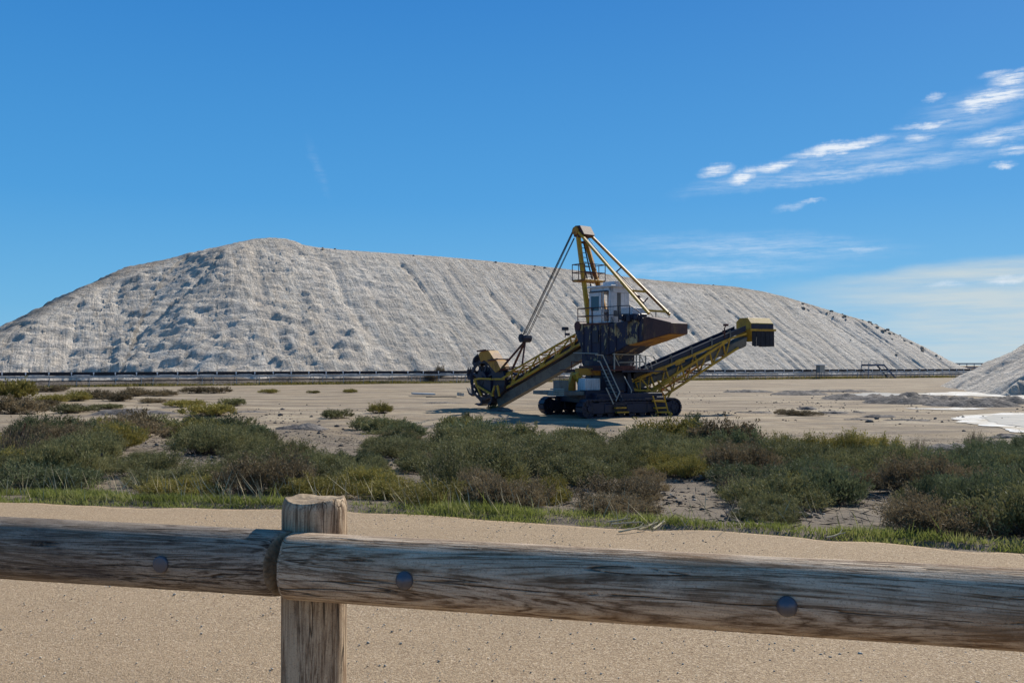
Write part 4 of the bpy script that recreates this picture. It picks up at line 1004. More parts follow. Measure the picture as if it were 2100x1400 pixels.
gaps = [(650, 893, 95, 13), (890, 897, 30, 18), (820, 945, 38, 8), (447, 938, 34, 8), (321, 908, 70, 7), (405, 940, 70, 10), (1805, 984, 28, 8), (1790, 1020, 60, 6), (1660, 1042, 34, 15),
        (1512, 1048, 16, 14), (1420, 983, 60, 7), (1385, 1022, 46, 12), (1515, 1062, 34, 10), (1245, 896, 26, 12), (700, 905, 60, 8), (235, 945, 26, 10), (1180, 1010, 40, 6)]
r4 = np.random.default_rng(42)
placed = []
def try_place(x, y, w, mind): 
    for (a, b, w2) in placed:
        if (a - x) ** 2 + (b - y) ** 2 < (mind * (w + w2) / 2) ** 2: return False
    placed.append((x, y, w)); return True
shr = []
tries = 0
while len(shr) < 262 and tries < 60000:
    tries += 1
    y = r4.uniform(6, 42) if r4.random() < .5 else r4.uniform(6, 22)
    x = r4.uniform(-.62, .62) * y
    s = y - edge_y(x)
    if s < .95: continue
    px, py = proj(x, y, gz(x, y))
    if px < -60 or px > 2160 or py < np.interp(px, beltX, beltY): continue
    w = r4.uniform(.7, 1.5) * (1 + .85 * sstep(12, 34, y)); 
    hpx_ = w * .40 / y * F
    if any(abs(px - a) < rx + .18 * w / y * F and py > b - ry * .8 and py - hpx_ < b + ry * .05 for a, b, rx, ry in gaps): continue
    if s < 1.4: w = min(w, 1.0)
    if not try_place(x, y, w, .68): continue
    v = fbm(x / 3.5, y / 3.5, 77, 2) + r4.normal(0, .16)
    col = 'grey green' if v > -.08 else ('dark green' if v > -.26 else ('olive' if v > -.40 else 'brown'))
    if s < 2.2 and r4.random() < .35: col = 'olive' if r4.random() < .5 else 'brown'
    if px > 1780 and s > 1.5 and r4.random() < .5: col = 'dark green'
    if px > 1850 and s < 2.0 and r4.random() < .6: col = 'brown'
    h = w * r4.uniform(.30, .48) * (1.0 if s > 1.6 else .85) * (1.12 if px > 1700 else 1)
    kind = int(r4.integers(0, 6)) if y < 24 else int(r4.integers(6, 9))
    if r4.random() < .04: kind = 9; col = 'brown'
    shr.append([x, y, w, h, kind, col, px, py, s])
# hand-placed low bushes on the rear left and on the bare flat
def at_ground(px, py):
    r = ray(px, py); lo, hi = 3.0, 400.0
    for _ in range(24):
        m_ = (lo + hi) / 2
        if EYE + r.z * m_ > gz(r.x * m_, r.y * m_): lo = m_
        else: hi = m_
    return r.x * lo, r.y * lo
land = [(300, 'at far left'), (560, 'left of the fence post'), (740, 'behind the fence post'), (1000, 'between post and bucket wheel'), (1200, 'below the wheel boom'),
        (1420, 'below the crawler tracks'), (1700, 'right of the machine'), (1900, 'below the crossover stairs'), (9999, 'at far right')]
ORD = ['leftmost', 'second from left', 'third from left', 'fourth from left', 'fifth from left', 'sixth from left', 'seventh from left', 'eighth from left', 'ninth from left', 'tenth from left', 'eleventh from left', 'twelfth from left', 'thirteenth from left', 'fourteenth from left', 'fifteenth from left', 'sixteenth from left', 'seventeenth from left']
buckets = {}
for q in shr:
    row = 'front' if q[8] < 2.2 else ('second' if q[8] < 5 else ('middle' if q[8] < 11 else 'rear'))
    ld = next(l for a, l in land if q[6] < a)
    buckets.setdefault((row, ld, q[5]), []).append(q)
for (row, ld, col), qs in buckets.items():
    qs.sort(key=lambda q: q[6]); n = len(qs)
    for i_, q in enumerate(qs):
        pos = '' if n == 1 else ORD[min(i_, 16)] + ' '
        place_shrub(q[0], q[1], q[2], q[3], q[4], q[5], f'{pos}{col} shrub, {row} scrub row {ld}', 'saltbush shrubs of the scrub belt')
specs_far = [  # px, py, width px, height px, colour, label
 (30, 850, 120, 42, 'brown', 'round grey brown bush at the far left beside the dirt track'), (20, 822, 110, 60, 'olive', 'tall olive bush at the left edge under the conveyor'),
 (75, 838, 90, 26, 'brown', 'brown bush right of the tall one at the left edge'), (105, 826, 70, 24, 'olive', 'left one of two olive bushes in the left rear scrub'), (150, 822, 80, 24, 'olive', 'right one of two olive bushes in the left rear scrub'),
 (160, 846, 110, 22, 'grey green', 'wide low grey green bush beside the dirt track'), (200, 818, 70, 22, 'brown', 'left one of two brown bushes in the left rear scrub'), (240, 822, 70, 22, 'brown', 'right one of two brown bushes in the left rear scrub'),
 (215, 838, 80, 14, 'grey green', 'flat grey green bush on the left rear scrub'), (290, 812, 90, 20, 'brown', 'mauve brown bush row end left of the olive mound bush'), (330, 812, 70, 16, 'brown', 'brown bush behind the olive mound bush'),
 (400, 806, 70, 18, 'brown', 'left one of two small brown bushes behind the olive pair'), (445, 806, 60, 18, 'brown', 'right one of two small brown bushes behind the olive pair'), (320, 826, 70, 12, 'brown', 'low brown bush on the rear left flat'),
 (375, 834, 95, 20, 'olive', 'bright olive bush at the left of the olive pair'), (425, 852, 120, 34, 'olive', 'big rounded olive bush on the bare ground left of centre'), (475, 832, 60, 22, 'grey green', 'small grey green bush right of the olive pair'),
 (550, 806, 44, 12, 'olive', 'tiny olive tuft on the flat before the conveyor'), (643, 806, 30, 8, 'olive', 'tiny tuft on the flat midway to the conveyor'), (716, 805, 36, 10, 'olive', 'tiny tuft on the flat left of the white sheet'),
 (776, 847, 56, 26, 'olive', 'lone olive brown bush on the pale flat before the wheel'), (690, 858, 70, 26, 'grey green', 'wispy grey bush left of the lone olive bush'), (30, 800, 90, 18, 'brown', 'low brown scrub under the conveyor at the left edge'),
 (100, 803, 80, 14, 'brown', 'low brown scrub under the conveyor at left'), (950, 872, 40, 30, 'grey green', 'upright bush just below the bucket wheel'), (1640, 852, 90, 14, 'brown', 'long low brown bush on the flat right of the machine'),
 (1600, 850, 30, 16, 'brown', 'spiky brown bush at the left end of the low bush on the flat'), (1408, 905, 90, 62, 'dark green', 'tall dark bush right below the end of the crawler track'), (1650, 925, 40, 30, 'grey green', 'upright bush on the scrub edge right of the machine'),
 (1870, 935, 60, 44, 'brown', 'bare twiggy bush standing on the scrub edge'), (1985, 920, 60, 46, 'brown', 'sparse twiggy bush near the salt pan'), (1520, 905, 60, 40, 'brown', 'bare twiggy bush right of the machine'),
 (1015, 838, 40, 10, 'dark green', 'low green weeds growing below the bucket wheel')]
for (px, py, wp_, hp_, col, lab) in specs_far:
    x, y = at_ground(px, py); sc_ = y / F
    k_ = 9 if 'twiggy' in lab else int(r4.integers(6, 9))
    place_shrub(x, y, wp_ * sc_, hp_ * sc_, k_, col, lab, 'bushes on the bare flat')
# bushes at the foot of the salt mountain
for px, q_, hs in ((880, 4, 2.0), (903, 5, 3.0)):
    a_m, _ = ray_on_line(px, 748, q_); p = org + T3 * a_m + Q3 * q_
    place_shrub(p.x, p.y, 3.2, hs * 1.1, 8, 'brown', 'thin brown bush growing at the foot of the salt mountain, ' + ('left one' if px == 880 else 'taller right one'), 'bushes at the mountain foot', z=0)

# weeds under the conveyor
n_ = 60000
aa = rng.uniform(a0, a1, n_); qq = rng.uniform(-3.2, 3.5, n_); cl_ = fbm(aa / 6, qq / 2, 88, 3)
keep = cl_ > rng.uniform(-.45, .45, n_); aa, qq = aa[keep], qq[keep]; n_ = len(aa)
p0 = np.stack([P0[0] + aa * TD[0] + qq * QD[0], P0[1] + aa * TD[1] + qq * QD[1], np.zeros(n_) - .02], 1)
hh_ = rng.uniform(.12, .55, n_) * (1 + .6 * fbm(aa / 9, aa * 0, 4, 2)); dd_ = rng.normal(0, .28, (n_, 3)); dd_[:, 2] = 1
V_, F_ = tri_strips(p0, p0 + dd_ * hh_[:, None], .10)
tag(link_mesh('weeds', mesh_np('weeds', V_, F_), mat=M_lf['olive']), 'dry olive weeds growing under and beside the long belt conveyor', 'weeds', kind='stuff')
# berm of rough soil behind the conveyor
xs = np.arange(a0, a1, .9); ws = np.linspace(2, 8, 12); UU_, VV_ = np.meshgrid(xs, ws, indexing='ij')
zz = 1.15 * np.sin(np.pi * (VV_ - 2) / 6) * (.6 + .8 * (fbm(UU_ / 5, VV_ / 3, 6, 3) + .3)) - .05
XYb = P0 + UU_[..., None] * TD + VV_[..., None] * QD
tag(link_mesh('soil_bank', mesh_np('soil_bank', np.concatenate([XYb, zz[..., None]], -1).reshape(-1, 3), grid_faces(len(xs), len(ws)), True), mat=M_clod), kind='structure')

# ------------------------------------------------------------------ grass verge
def grassmat():
    g = NT('verge_grass', .6, 0, .3); n = g.noise(g.vec('Object'), 1.6, 4, .6); n2 = g.noise(g.vec('Object'), 30, 2)
    c = g.ramp(g.math('ADD', g.math('MULTIPLY', n, .6), g.math('MULTIPLY', n2, .4)), [(.35, (.085, .10, .024)), (.5, (.18, .205, .045)), (.66, (.34, .315, .13))])
    g.col(c); t = g.n.new('ShaderNodeBsdfTranslucent'); g.l.new(c, t.inputs['Color']); mx = g.n.new('ShaderNodeMixShader'); mx.inputs[0].default_value = .45
    g.l.new(g.b.outputs[0], mx.inputs[1]); g.l.new(t.outputs[0], mx.inputs[2]); g.l.new(mx.outputs[0], g.n['Material Output'].inputs['Surface']); return g.out()
M_grass = grassmat()
n_ = 120000
x = rng.uniform(-9, 7.5, n_); s = rng.uniform(-.30, 1.15, n_); cl_ = fbm(x / .5, s / .35, 91, 3); c2_ = fbm(x / 2.2, s * 0, 92, 2)
cen = .32 + .12 * c2_; dens = np.exp(-((s - cen) / (.27 + .18 * c2_)) ** 2) * (.78 + 1.35 * cl_)
kp = dens > rng.uniform(.05, .85, n_); x, s, cl_, dens = x[kp], s[kp], cl_[kp], dens[kp]; n_ = len(x)
y = edge_y(x) + .12 + s; z = np.where(s < .05, PZ - .01, ground_z(x, y)) - .01
p0 = np.stack([x, y, z], 1); hh_ = rng.uniform(.025, .085, n_) * (.55 + .9 * np.clip(dens, 0, 1)) * (1 + 1.2 * (rng.random(n_) > .985)); dd_ = rng.normal(0, .42, (n_, 3)); dd_[:, 2] = 1
V_, F_ = tri_strips(p0, p0 + dd_ * hh_[:, None], .0075)
tag(link_mesh('grass', mesh_np('grass', V_, F_), mat=M_grass), 'bright green grass verge along the far edge of the gravel path', 'grass', kind='stuff')
# dry stalks leaning out of the verge and scrub
n_ = 1500
x = rng.uniform(-8.5, 7, n_); s = rng.uniform(.15, 1.6, n_); kp = fbm(x / 1.2, s, 95, 2) > rng.uniform(-.4, .5, n_); x, s = x[kp], s[kp]; n_ = len(x); y = edge_y(x) + s
p0 = np.stack([x, y, ground_z(x, y)], 1); hh_ = rng.uniform(.10, .36, n_); dd_ = rng.normal(0, .35, (n_, 3)); dd_[:, 0] -= .25; dd_[:, 2] = 1
V_, F_ = tri_strips(p0, p0 + dd_ * hh_[:, None], .007)
tag(link_mesh('dry_grass', mesh_np('dry_grass', V_, F_), mat=M_straw), 'pale dry grass stalks leaning between verge and scrub', 'dry grass', kind='stuff')
# fallen twigs and dead brush litter
n_ = 26000
y = rng.uniform(8, 40, n_); x = rng.uniform(-.6, .6, n_) * y; s = y - edge_y(x); kp = (s > .5) & (fbm(x / 1.5, y / 1.5, 97, 3) > rng.uniform(-.5, .4, n_)); x, y = x[kp], y[kp]; n_ = len(x)
p0 = np.stack([x, y, ground_z(x, y) + .01], 1); dd_ = rng.normal(0, 1, (n_, 3)); dd_[:, 2] = np.abs(dd_[:, 2]) * .35; L_ = rng.uniform(.05, .26, n_)
V_, F_ = tri_strips(p0, p0 + dd_ * L_[:, None] * .7, .011)
tag(link_mesh('brush_litter', mesh_np('brush_litter', V_, F_), mat=M_twig), 'dark dead twigs littering the soil between the shrubs', 'litter', kind='stuff')

g = NT('grey_mud', .95, 0, .15); vo = g.vec('Object'); g.col(g.ramp(g.noise(vo, 1.6, 6, .7), [(.32, (.05, .045, .045)), (.5, (.11, .098, .09)), (.7, (.24, .21, .185))])); g.bump(g.noise(vo, 6, 5), .9, .12); M_mud = g.out()
# clods and stones in the gaps
def clod_field(name, n, region, mat, size, label, seed):
    r = np.random.default_rng(seed); import bmesh
    bm = bmesh.new(); bmesh.ops.create_icosphere(bm, subdivisions=1, radius=1); bv = np.array([v.co for v in bm.verts]); bf = np.array([[v.index for v in f.verts] for f in bm.faces]); bm.free()
    Vs, Fs = [], []; k = 0
    while k < n:
        p = region(r)
        if p is None: continue
        x, y = p; s_ = size * r.lognormal(0, .55); V0 = bv * (1 + r.uniform(-.28, .28, (len(bv), 1))) * np.array([s_ * r.uniform(.8, 1.5), s_ * r.uniform(.8, 1.3), s_ * r.uniform(.5, .9)])
        t = r.uniform(0, 6.28); c_, d_ = math.cos(t), math.sin(t); V0 = np.stack([V0[:, 0] * c_ - V0[:, 1] * d_, V0[:, 0] * d_ + V0[:, 1] * c_, V0[:, 2]], 1)
        Vs.append(V0 + np.array([x, y, 0 if len(p) < 2 else 0])); Vs[-1][:, 2] += s_ * .15; Fs.append(bf + k * len(bv)); Vs[-1] = np.concatenate([Vs[-1][:, :2], Vs[-1][:, 2:]], 1); k += 1
        Vs[-1][:, 2] += gz(x, y)
    tag(link_mesh(name, mesh_np(name, np.concatenate(Vs), np.concatenate(Fs)), mat=mat), label, 'clods' if 'clod' in name else 'stones', kind='stuff')
def reg_gap(r):
    a, b, rx, ry = gaps[r.integers(0, len(gaps))]; px = a + r.normal(0, .6) * rx; py = b + r.normal(0, .7) * ry
    if py < 862: return None
    x, y = at_ground(px, py); return (x, y) if y - edge_y(x) > .8 else None
clod_field('soil_clods', 1300, reg_gap, M_clod, .017, 'dark earth clods scattered in the bare gaps of the scrub', 3)
clod_field('pale_stones', 500, reg_gap, M_stone, .011, 'small pale stones scattered in the bare gaps of the scrub', 4)
def reg_flat(r):
    px = r.uniform(1380, 2100); py = 800 + abs(r.normal(0, 40)) if r.random() < .5 else r.choice([812, 846, 858, 826]) + r.normal(0, 3)
    if py > 910: return None
    if fbm(np.array([px / 60]), np.array([py / 8]), 5, 2)[0] < -.05: return None
    return at_ground(px, py)
clod_field('flat_clods', 700, reg_flat, M_mud, .035, 'dark mud clods strewn over the bare flat right of the machine', 6)
def reg_left(r):
    px = r.choice([270, 640, 480, 560]) + r.normal(0, 70); py = r.choice([845, 885, 862]) + r.normal(0, 7)
    return at_ground(px, py)
clod_field('track_clods', 420, reg_left, M_mud, .035, 'grey clods along the dirt track behind the scrub at left', 8)
def reg_path(r): 
    x = r.uniform(-3, 3); y = r.uniform(2.5, 9); return (x, y) if y < edge_y(x) - .1 else None
r_ = np.random.default_rng(12); Vs = []; Fs = []
import bmesh as _b
bm = _b.new(); _b.ops.create_icosphere(bm, subdivisions=1, radius=1); bv = np.array([v.co for v in bm.verts]); bf = np.array([[v.index for v in f.verts] for f in bm.faces]); bm.free()
k = 0
while k < 2600:
    p = reg_path(r_)
    if p is None: continue
    s_ = .0036 * r_.lognormal(0, .35); Vs.append(bv * (1 + r_.uniform(-.3, .3, (len(bv), 1))) * s_ * np.array([1.2, 1, .7]) + np.array([p[0], p[1], PZ + .004])); Fs.append(bf + k * len(bv)); k += 1
nb_ = 140
tag(link_mesh('dark_pebbles', mesh_np('dark_pebbles', np.concatenate(Vs[:nb_]), np.concatenate(Fs[:nb_])), mat=M_clod), 'tiny dark pebbles scattered on the sandy path', 'pebbles', kind='stuff')
Fs2 = [f - nb_ * len(bv) for f in Fs[nb_:]]
tag(link_mesh('pale_pebbles', mesh_np('pale_pebbles', np.concatenate(Vs[nb_:]), np.concatenate(Fs2)), mat=M_stone), 'loose pale grit on the sandy path', 'grit', kind='stuff')

# ------------------------------------------------------------------ mud ridges and salt crust on the flat
def heap(px, py, hw, dep, h, mat, label, seed, rough=.5, name='mud_ridge', rot=0):
    x0, y0 = at_ground(px, py); sc_ = y0 / F; rx, ry = hw * sc_, dep
    n_u, n_v = max(24, int(rx / .14)), max(12, int(ry / .14)); n_u = min(n_u, 150); n_v = min(n_v, 70)
    u, v = np.meshgrid(np.linspace(-1, 1, n_u), np.linspace(-1, 1, n_v), indexing='ij')
    xx, yy = u * rx, v * ry; c_, s_ = math.cos(R(rot)), math.sin(R(rot)); gx, gy = xx * c_ - yy * s_, xx * s_ + yy * c_
    fall = np.clip(1 - u ** 2 - v ** 2, 0, 1) ** .6
    zz = h * fall * (.45 + .9 * np.clip(fbm((gx + seed * 7) / .9, (gy + seed) / .6, seed, 4, .62) + .35, 0, 2) * rough * 1.6) 
    zz = np.where(u ** 2 + v ** 2 > .97, -.06, zz - .03)
    o = link_mesh(name, mesh_np(name, np.stack([gx, gy, zz], -1).reshape(-1, 3), grid_faces(n_u, n_v), False), loc=(x0, y0, gz(x0, y0)), mat=mat)
    return tag(o, label, 'mud ridge' if 'mud' in name else 'heap', 'churned mud ridges on the flat')

for (px, py, hw, dep, h, lab) in [
  (1760, 818, 75, 3.2, .55, 'grey churned mud ridge in front of the control kiosk'), (1870, 826, 100, 3.6, .75, 'large grey mud ridge in front of the crossover stairs'), (1990, 832, 95, 3.0, .70, 'dark mud ridge before the foot of the right salt heap'),
  (2075, 826, 50, 3.0, .6, 'dark mud ridge at the right picture edge below the heap'), (1640, 809, 60, 2.4, .40, 'thin dark mud ridge right of the machine towards the conveyor'), (1535, 804, 55, 1.6, .32, 'thin dark mud ridge just right of the discharge boom'),
  (1700, 803, 110, 1.5, .28, 'long flat mud ridge nearest the conveyor'), (1545, 846, 42, .5, .14, 'thin mud rut right beside the crawler track end'), (1655, 839, 22, .6, .26, 'small mud hump above the low brown bush'),
  (1708, 847, 34, .8, .26, 'mud hump right of the low brown bush'), (1762, 846, 16, .5, .2, 'small lone mud hump in mid flat'), (1800, 855, 40, .7, .22, 'mud hump in front of the large grey mud ridge'), (1860, 861, 50, .5, .14, 'low mud rut left of the salt pan'),
  (1762, 860, 34, .5, .16, 'low mud rut right of the low brown bush'), (2060, 897, 48, .5, .22, 'dark mud hump below the salt pan at right'), (1955, 922, 60, .9, .30, 'brown earth bank on the scrub edge below the salt pan'),
  (2070, 918, 50, .9, .35, 'brown earth bank on the scrub edge at the right picture edge'), (275, 848, 90, 1.6, .30, 'grey rubble bank left of the big olive bush'), (620, 880, 60, 1.0, .30, 'grey earth bank on the rear scrub edge left of the wispy bush'),
  (420, 872, 50, 1.0, .30, 'grey earth bank below the big olive bush'), (1030, 843, 28, 1.0, .35, 'rusty debris and earth heap under the bucket wheel'), (500, 845, 50, 1.0, .14, 'flat rubble streak right of the big olive bush'), (905, 826, 60, .7, .10, 'flat dark streak painting a shadow left of the bucket wheel')]:  # last entry is a dark strip painting a shadow on the flat
    heap(px, py, hw, dep * .9, h * .95, M_mud, lab, int(px) % 97, .65)
g = NT('white_salt_crust', .85, 0, .2); vo = g.vec('Object'); q1 = g.noise(g.vec('Object', (.5, 1.2, 1)), .9, 7, .72); q2 = g.noise(vo, 7, 5, .7)
c = g.ramp(q1, [(.43, (.33, .275, .20)), (.50, (.50, .46, .40)), (.57, (.68, .67, .65))]); c = g.mix(g.rng(q2, .5, .7, 0, .5), c, (.40, .36, .30)); g.col(c); g.bump(g.math('ADD', q1, q2), .6, .06)
M_crust = g.out()
g = NT('damp_grey_silt', .75, 0, .2); vo = g.vec('Object'); g.col(g.ramp(g.noise(vo, .6, 5, .65), [(.35, (.13, .135, .135)), (.6, (.24, .225, .20))])); M_damp = g.out()
def sheet(name, pts, zo, mat, seed, wob=.25):
    P_ = [at_ground(px, py) for px, py in pts]; out_ = []
    for i_ in range(len(P_)):
        a_, b_ = P_[i_], P_[(i_ + 1) % len(P_)]; n = max(2, int(math.hypot(b_[0] - a_[0], b_[1] - a_[1]) / .35))
        for k in range(n):
            t = k / n; x = a_[0] + (b_[0] - a_[0]) * t; y = a_[1] + (b_[1] - a_[1]) * t
            nx, ny = -(b_[1] - a_[1]), b_[0] - a_[0]; l_ = math.hypot(nx, ny) + 1e-6; w_ = float(fbm(np.array([x / 1.3 + seed]), np.array([y / 1.3]), seed, 3)[0]) * wob * 4
            out_.append((x + nx / l_ * w_, y + ny / l_ * w_))
    bm = _b.new(); vs_ = [bm.verts.new((x, y, 0)) for x, y in out_]; f = bm.faces.new(vs_); _b.ops.triangulate(bm, faces=[f])
    for _ in range(3): _b.ops.subdivide_edges(bm, edges=[e for e in bm.edges if e.calc_length() > .8], cuts=1)
    _b.ops.triangulate(bm, faces=bm.faces[:]); _b.ops.recalc_face_normals(bm, faces=bm.faces[:])
    for v in bm.verts: v.co.z = gz(v.co.x, v.co.y) + zo
    me_ = bpy.data.meshes.new(name); bm.to_mesh(me_); bm.free(); return tag(link_mesh(name, me_, mat=mat), kind='structure')
sheet('salt_crust', [(1945, 858), (1990, 851), (2040, 847), (2200, 845), (2260, 896), (2120, 889), (2060, 880), (2000, 872), (1960, 865)], .030, M_crust, 3, .2)
sheet('salt_pan', [(2000, 857), (2060, 851), (2250, 848), (2290, 886), (2120, 881), (2050, 870)], .045, M_damp, 5, .15)
sheet('salt_crust', [(1890, 826), (1960, 820), (2120, 815), (2120, 826), (2040, 830), (1960, 832)], .03, M_crust, 6, .2)
sheet('salt_crust', [(1880, 808), (1960, 803), (2140, 809), (2140, 817), (2000, 812), (1930, 811)], .03, M_crust, 7, .3)
sheet('salt_crust', [(1700, 812), (1790, 805), (1880, 808), (1800, 816)], .03, M_damp, 8, .3)
sheet('salt_crust', [(1860, 838), (1960, 836), (2030, 838), (1960, 842)], .03, M_crust, 9, .12)
# sheets and block lying left of the bucket wheel
def flat_box(px, py, wpx, d, hgt, mat, name, label, cat, rz=0.0, tilt=0):
    x, y = at_ground(px, py); m = MB(); w = wpx * y / F; m.abox(-w / 2, w / 2, -d / 2, d / 2, 0, hgt); o = build(name, m, mat, None, (0, 0, 0), bevel=.01)
    o.location = (x, y, gz(x, y) + .01 + (.15 if tilt else 0)); o.rotation_euler = (0, R(tilt), R(rz)); return tag(o, label, cat)
flat_box(868, 812, 46, 1.6, .14, M_galv, 'metal_sheet', 'grey white metal sheet lying on the flat left of the bucket wheel', 'sheet', 12, 2)
flat_box(905, 814, 62, .5, .08, M_clod, 'timber_beam', 'dark beam lying between the metal sheet and the pale block', 'beam', 5)
flat_box(944, 815, 12, .5, .28, M_stone, 'pale_block', 'small cream block lying left of the bucket wheel', 'block', 20, 8)

# leaning stake and fallen branches
g = NT('stake_wood', .9, 0, .1); g.col(g.ramp(g.noise(g.vec('Object', (6, 6, 1)), 2, 5), [(.3, (.05, .025, .018)), (.7, (.16, .07, .04))])); M_stake = g.out()
x, y = at_ground(34, 918); m = MB(); b_ = Vector((x, y, gz(x, y) - .1)); r = ray(52, 868); tt = b_.y / r.y; tpp = Vector((r.x * tt, b_.y, EYE + r.z * tt))
m.tube(b_, b_ + (tpp - b_) * .6, .05, 8, .045); m.tube(b_ + (tpp - b_) * .58, tpp, .045, 8, .02); tag(build('wooden_stake', m, M_stake, None, b_), 'dark broken stake leaning out of the scrub at the left edge', 'stake')
x, y = at_ground(180, 900); b_ = Vector((x, y, gz(x, y))); m = MB(); m.tube(b_, b_ + Vector((.42, .1, .42)), .016, 6, .008); m.tube(b_ + Vector((.21, .05, .21)), b_ + Vector((.20, .05, .5)), .008, 5, .004); m.tube(b_ + Vector((.3, .07, .3)), b_ + Vector((.55, .05, .35)), .008, 5, .004)
tag(build('dead_branch', m, M_twig, None, b_), 'thin dead branch sticking out of the scrub right of the stake', 'branch')
x, y = at_ground(150, 985); b_ = Vector((x, y, gz(x, y) + .15)); m = MB(); m.tube(b_ + Vector((-.15, 0, -.15)), b_ + Vector((.30, .2, .18)), .035, 7, .02); m.tube(b_ + Vector((.1, .05, .05)), b_ + Vector((-.05, .0, .35)), .012, 5, .006); m.tube(b_ + Vector((-.1, 0, -.1)), b_ + Vector((-.35, -.1, .12)), .012, 5, .005)
tag(build('dead_branch', m, M_twig, None, b_), 'thick dark dead branch in the front scrub at left', 'branch')
for i_, (px, py, rz_, ln_) in enumerate([(1285, 1086, -20, .28), (1330, 1092, 42, .26), (1352, 1090, 55, .24), (1300, 1098, 22, .30), (1270, 1080, -8, .2), (1715, 1112, 10, .18)]):
    x, y = at_ground(px, py); z_ = PZ + .02; m = MB(); pts = [Vector((math.cos(R(rz_)) * ln_ * t, math.sin(R(rz_)) * ln_ * t + .02 * math.sin(t * 5), .012 + .03 * t)) for t in (-.5, -.15, .2, .5)]
    for a_, c_, r_1 in zip(pts, pts[1:], (.009, .008, .006)): m.tube(a_, c_, r_1, 6, r_1 * .85)
    m.tube(pts[2], pts[2] + Vector((.04, .05, .03)), .005, 5, .003)
    o = build('dry_twig', m, M_straw, None); o.location = (x, y, z_)
    tag(o, ['straw coloured twig lying leftmost on the path edge', 'curved pale twig on the path edge, centre of the bunch', 'pale twig at the right end of the bunch on the path edge', 'longest pale twig lying on the gravel', 'thin twig in the grass left of the bunch', 'short pale twig at the grass edge far right'][i_], 'twig', 'dry twigs on the path edge')

# ------------------------------------------------------------------ log rail fence
def wood(name, axis, lit, mid, dark, blot, seed=0.0):
    g = NT(name, .92, 0, .08); X_ = axis == 'x'
    off = g.n.new('ShaderNodeMapping'); off.inputs['Location'].default_value = (seed, seed * .7, seed * .3); g.l.new(g.tc.outputs['Object'], off.inputs['Vector']); ob = off.outputs[0]
    def st(a, b): return g.vec(scale=(a, b, b) if X_ else (b, b, a), base=ob)
    big = g.noise(st(1.4, 5), 1.0, 5, .6, 1.2)
    grain = g.noise(st(.55, 7), 1.6, 6, .62, 1.6)
    band = g.math('FRACT', g.math('MULTIPLY', grain, 9.0)); band = g.math('ABSOLUTE', g.math('SUBTRACT', band, .5))
    fine = g.noise(st(4, 130), 1.0, 5, .75); fine2 = g.noise(st(9, 60), 1.0, 5, .7)
    mott = g.noise(ob, 7, 6, .7); speck = g.noise(ob, 230, 3, .75)
    c = g.ramp(band, [(.05, dark), (.2, mid), (.42, lit)])
    c = g.mix(g.rng(g.noise(st(.8, 4), 1.3, 4), .50, .72), c, mid)
    c = g.mix(g.rng(big, .48, .66, 0, .8), c, blot)
    c = g.mix(g.rng(mott, .50, .66, 0, .5), c, lit)
    c = g.mix(g.rng(fine, .46, .64, 0, .4), c, tuple(v * .45 for v in mid))
    c = g.mix(g.rng(fine2, .52, .66, 0, .5), c, tuple(v * 1.25 for v in lit))
    c = g.mix(g.rng(speck, .53, .66, 0, .5), c, tuple(v * .4 for v in mid))
    crk = g.noise(st(.5, 13), 1.3, 3, .5, .5); ck = g.rng(g.math('ABSOLUTE', g.math('SUBTRACT', crk, .5)), .0, .007, 1, 0); ck = g.math('MULTIPLY', ck, g.rng(mott, .44, .50))
    c = g.mix(g.math('MULTIPLY', ck, .75), c, (.012, .010, .010))
    g.col(c); g.bump(g.math('SUBTRACT', g.math('ADD', g.math('MULTIPLY', fine, .9), g.math('MULTIPLY', speck, .5)), g.math('MULTIPLY', ck, 2.0)), .9, .003)
    return g.out()
M_railR = wood('grey_weathered_rail_wood', 'x', (.56, .445, .33), (.34, .245, .165), (.13, .085, .055), (.22, .13, .068), 1.3)
M_railL = wood('blotched_weathered_rail_wood', 'x', (.35, .29, .23), (.20, .155, .115), (.085, .062, .048), (.055, .047, .05), 7.7)
M_post = wood('weathered_post_wood', 'z', (.52, .40, .275), (.35, .25, .165), (.19, .13, .085), (.26, .165, .095), 3.1)
g = NT('cut_wood_end', .85, 0, .2); vo = g.vec('Object'); g.col(g.ramp(g.noise(vo, 25, 5, .7), [(.3, (.10, .07, .045)), (.7, (.40, .31, .21))])); g.bump(g.noise(vo, 60, 4), .6, .004); M_end = g.out()
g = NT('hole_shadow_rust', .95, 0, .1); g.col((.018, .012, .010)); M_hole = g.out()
g = NT('bolt_steel', .42, .6, .5); g.col((.11, .11, .13)); g.bump(g.noise(g.vec('Object'), 200, 3), .3, .001); M_bolt = g.out()
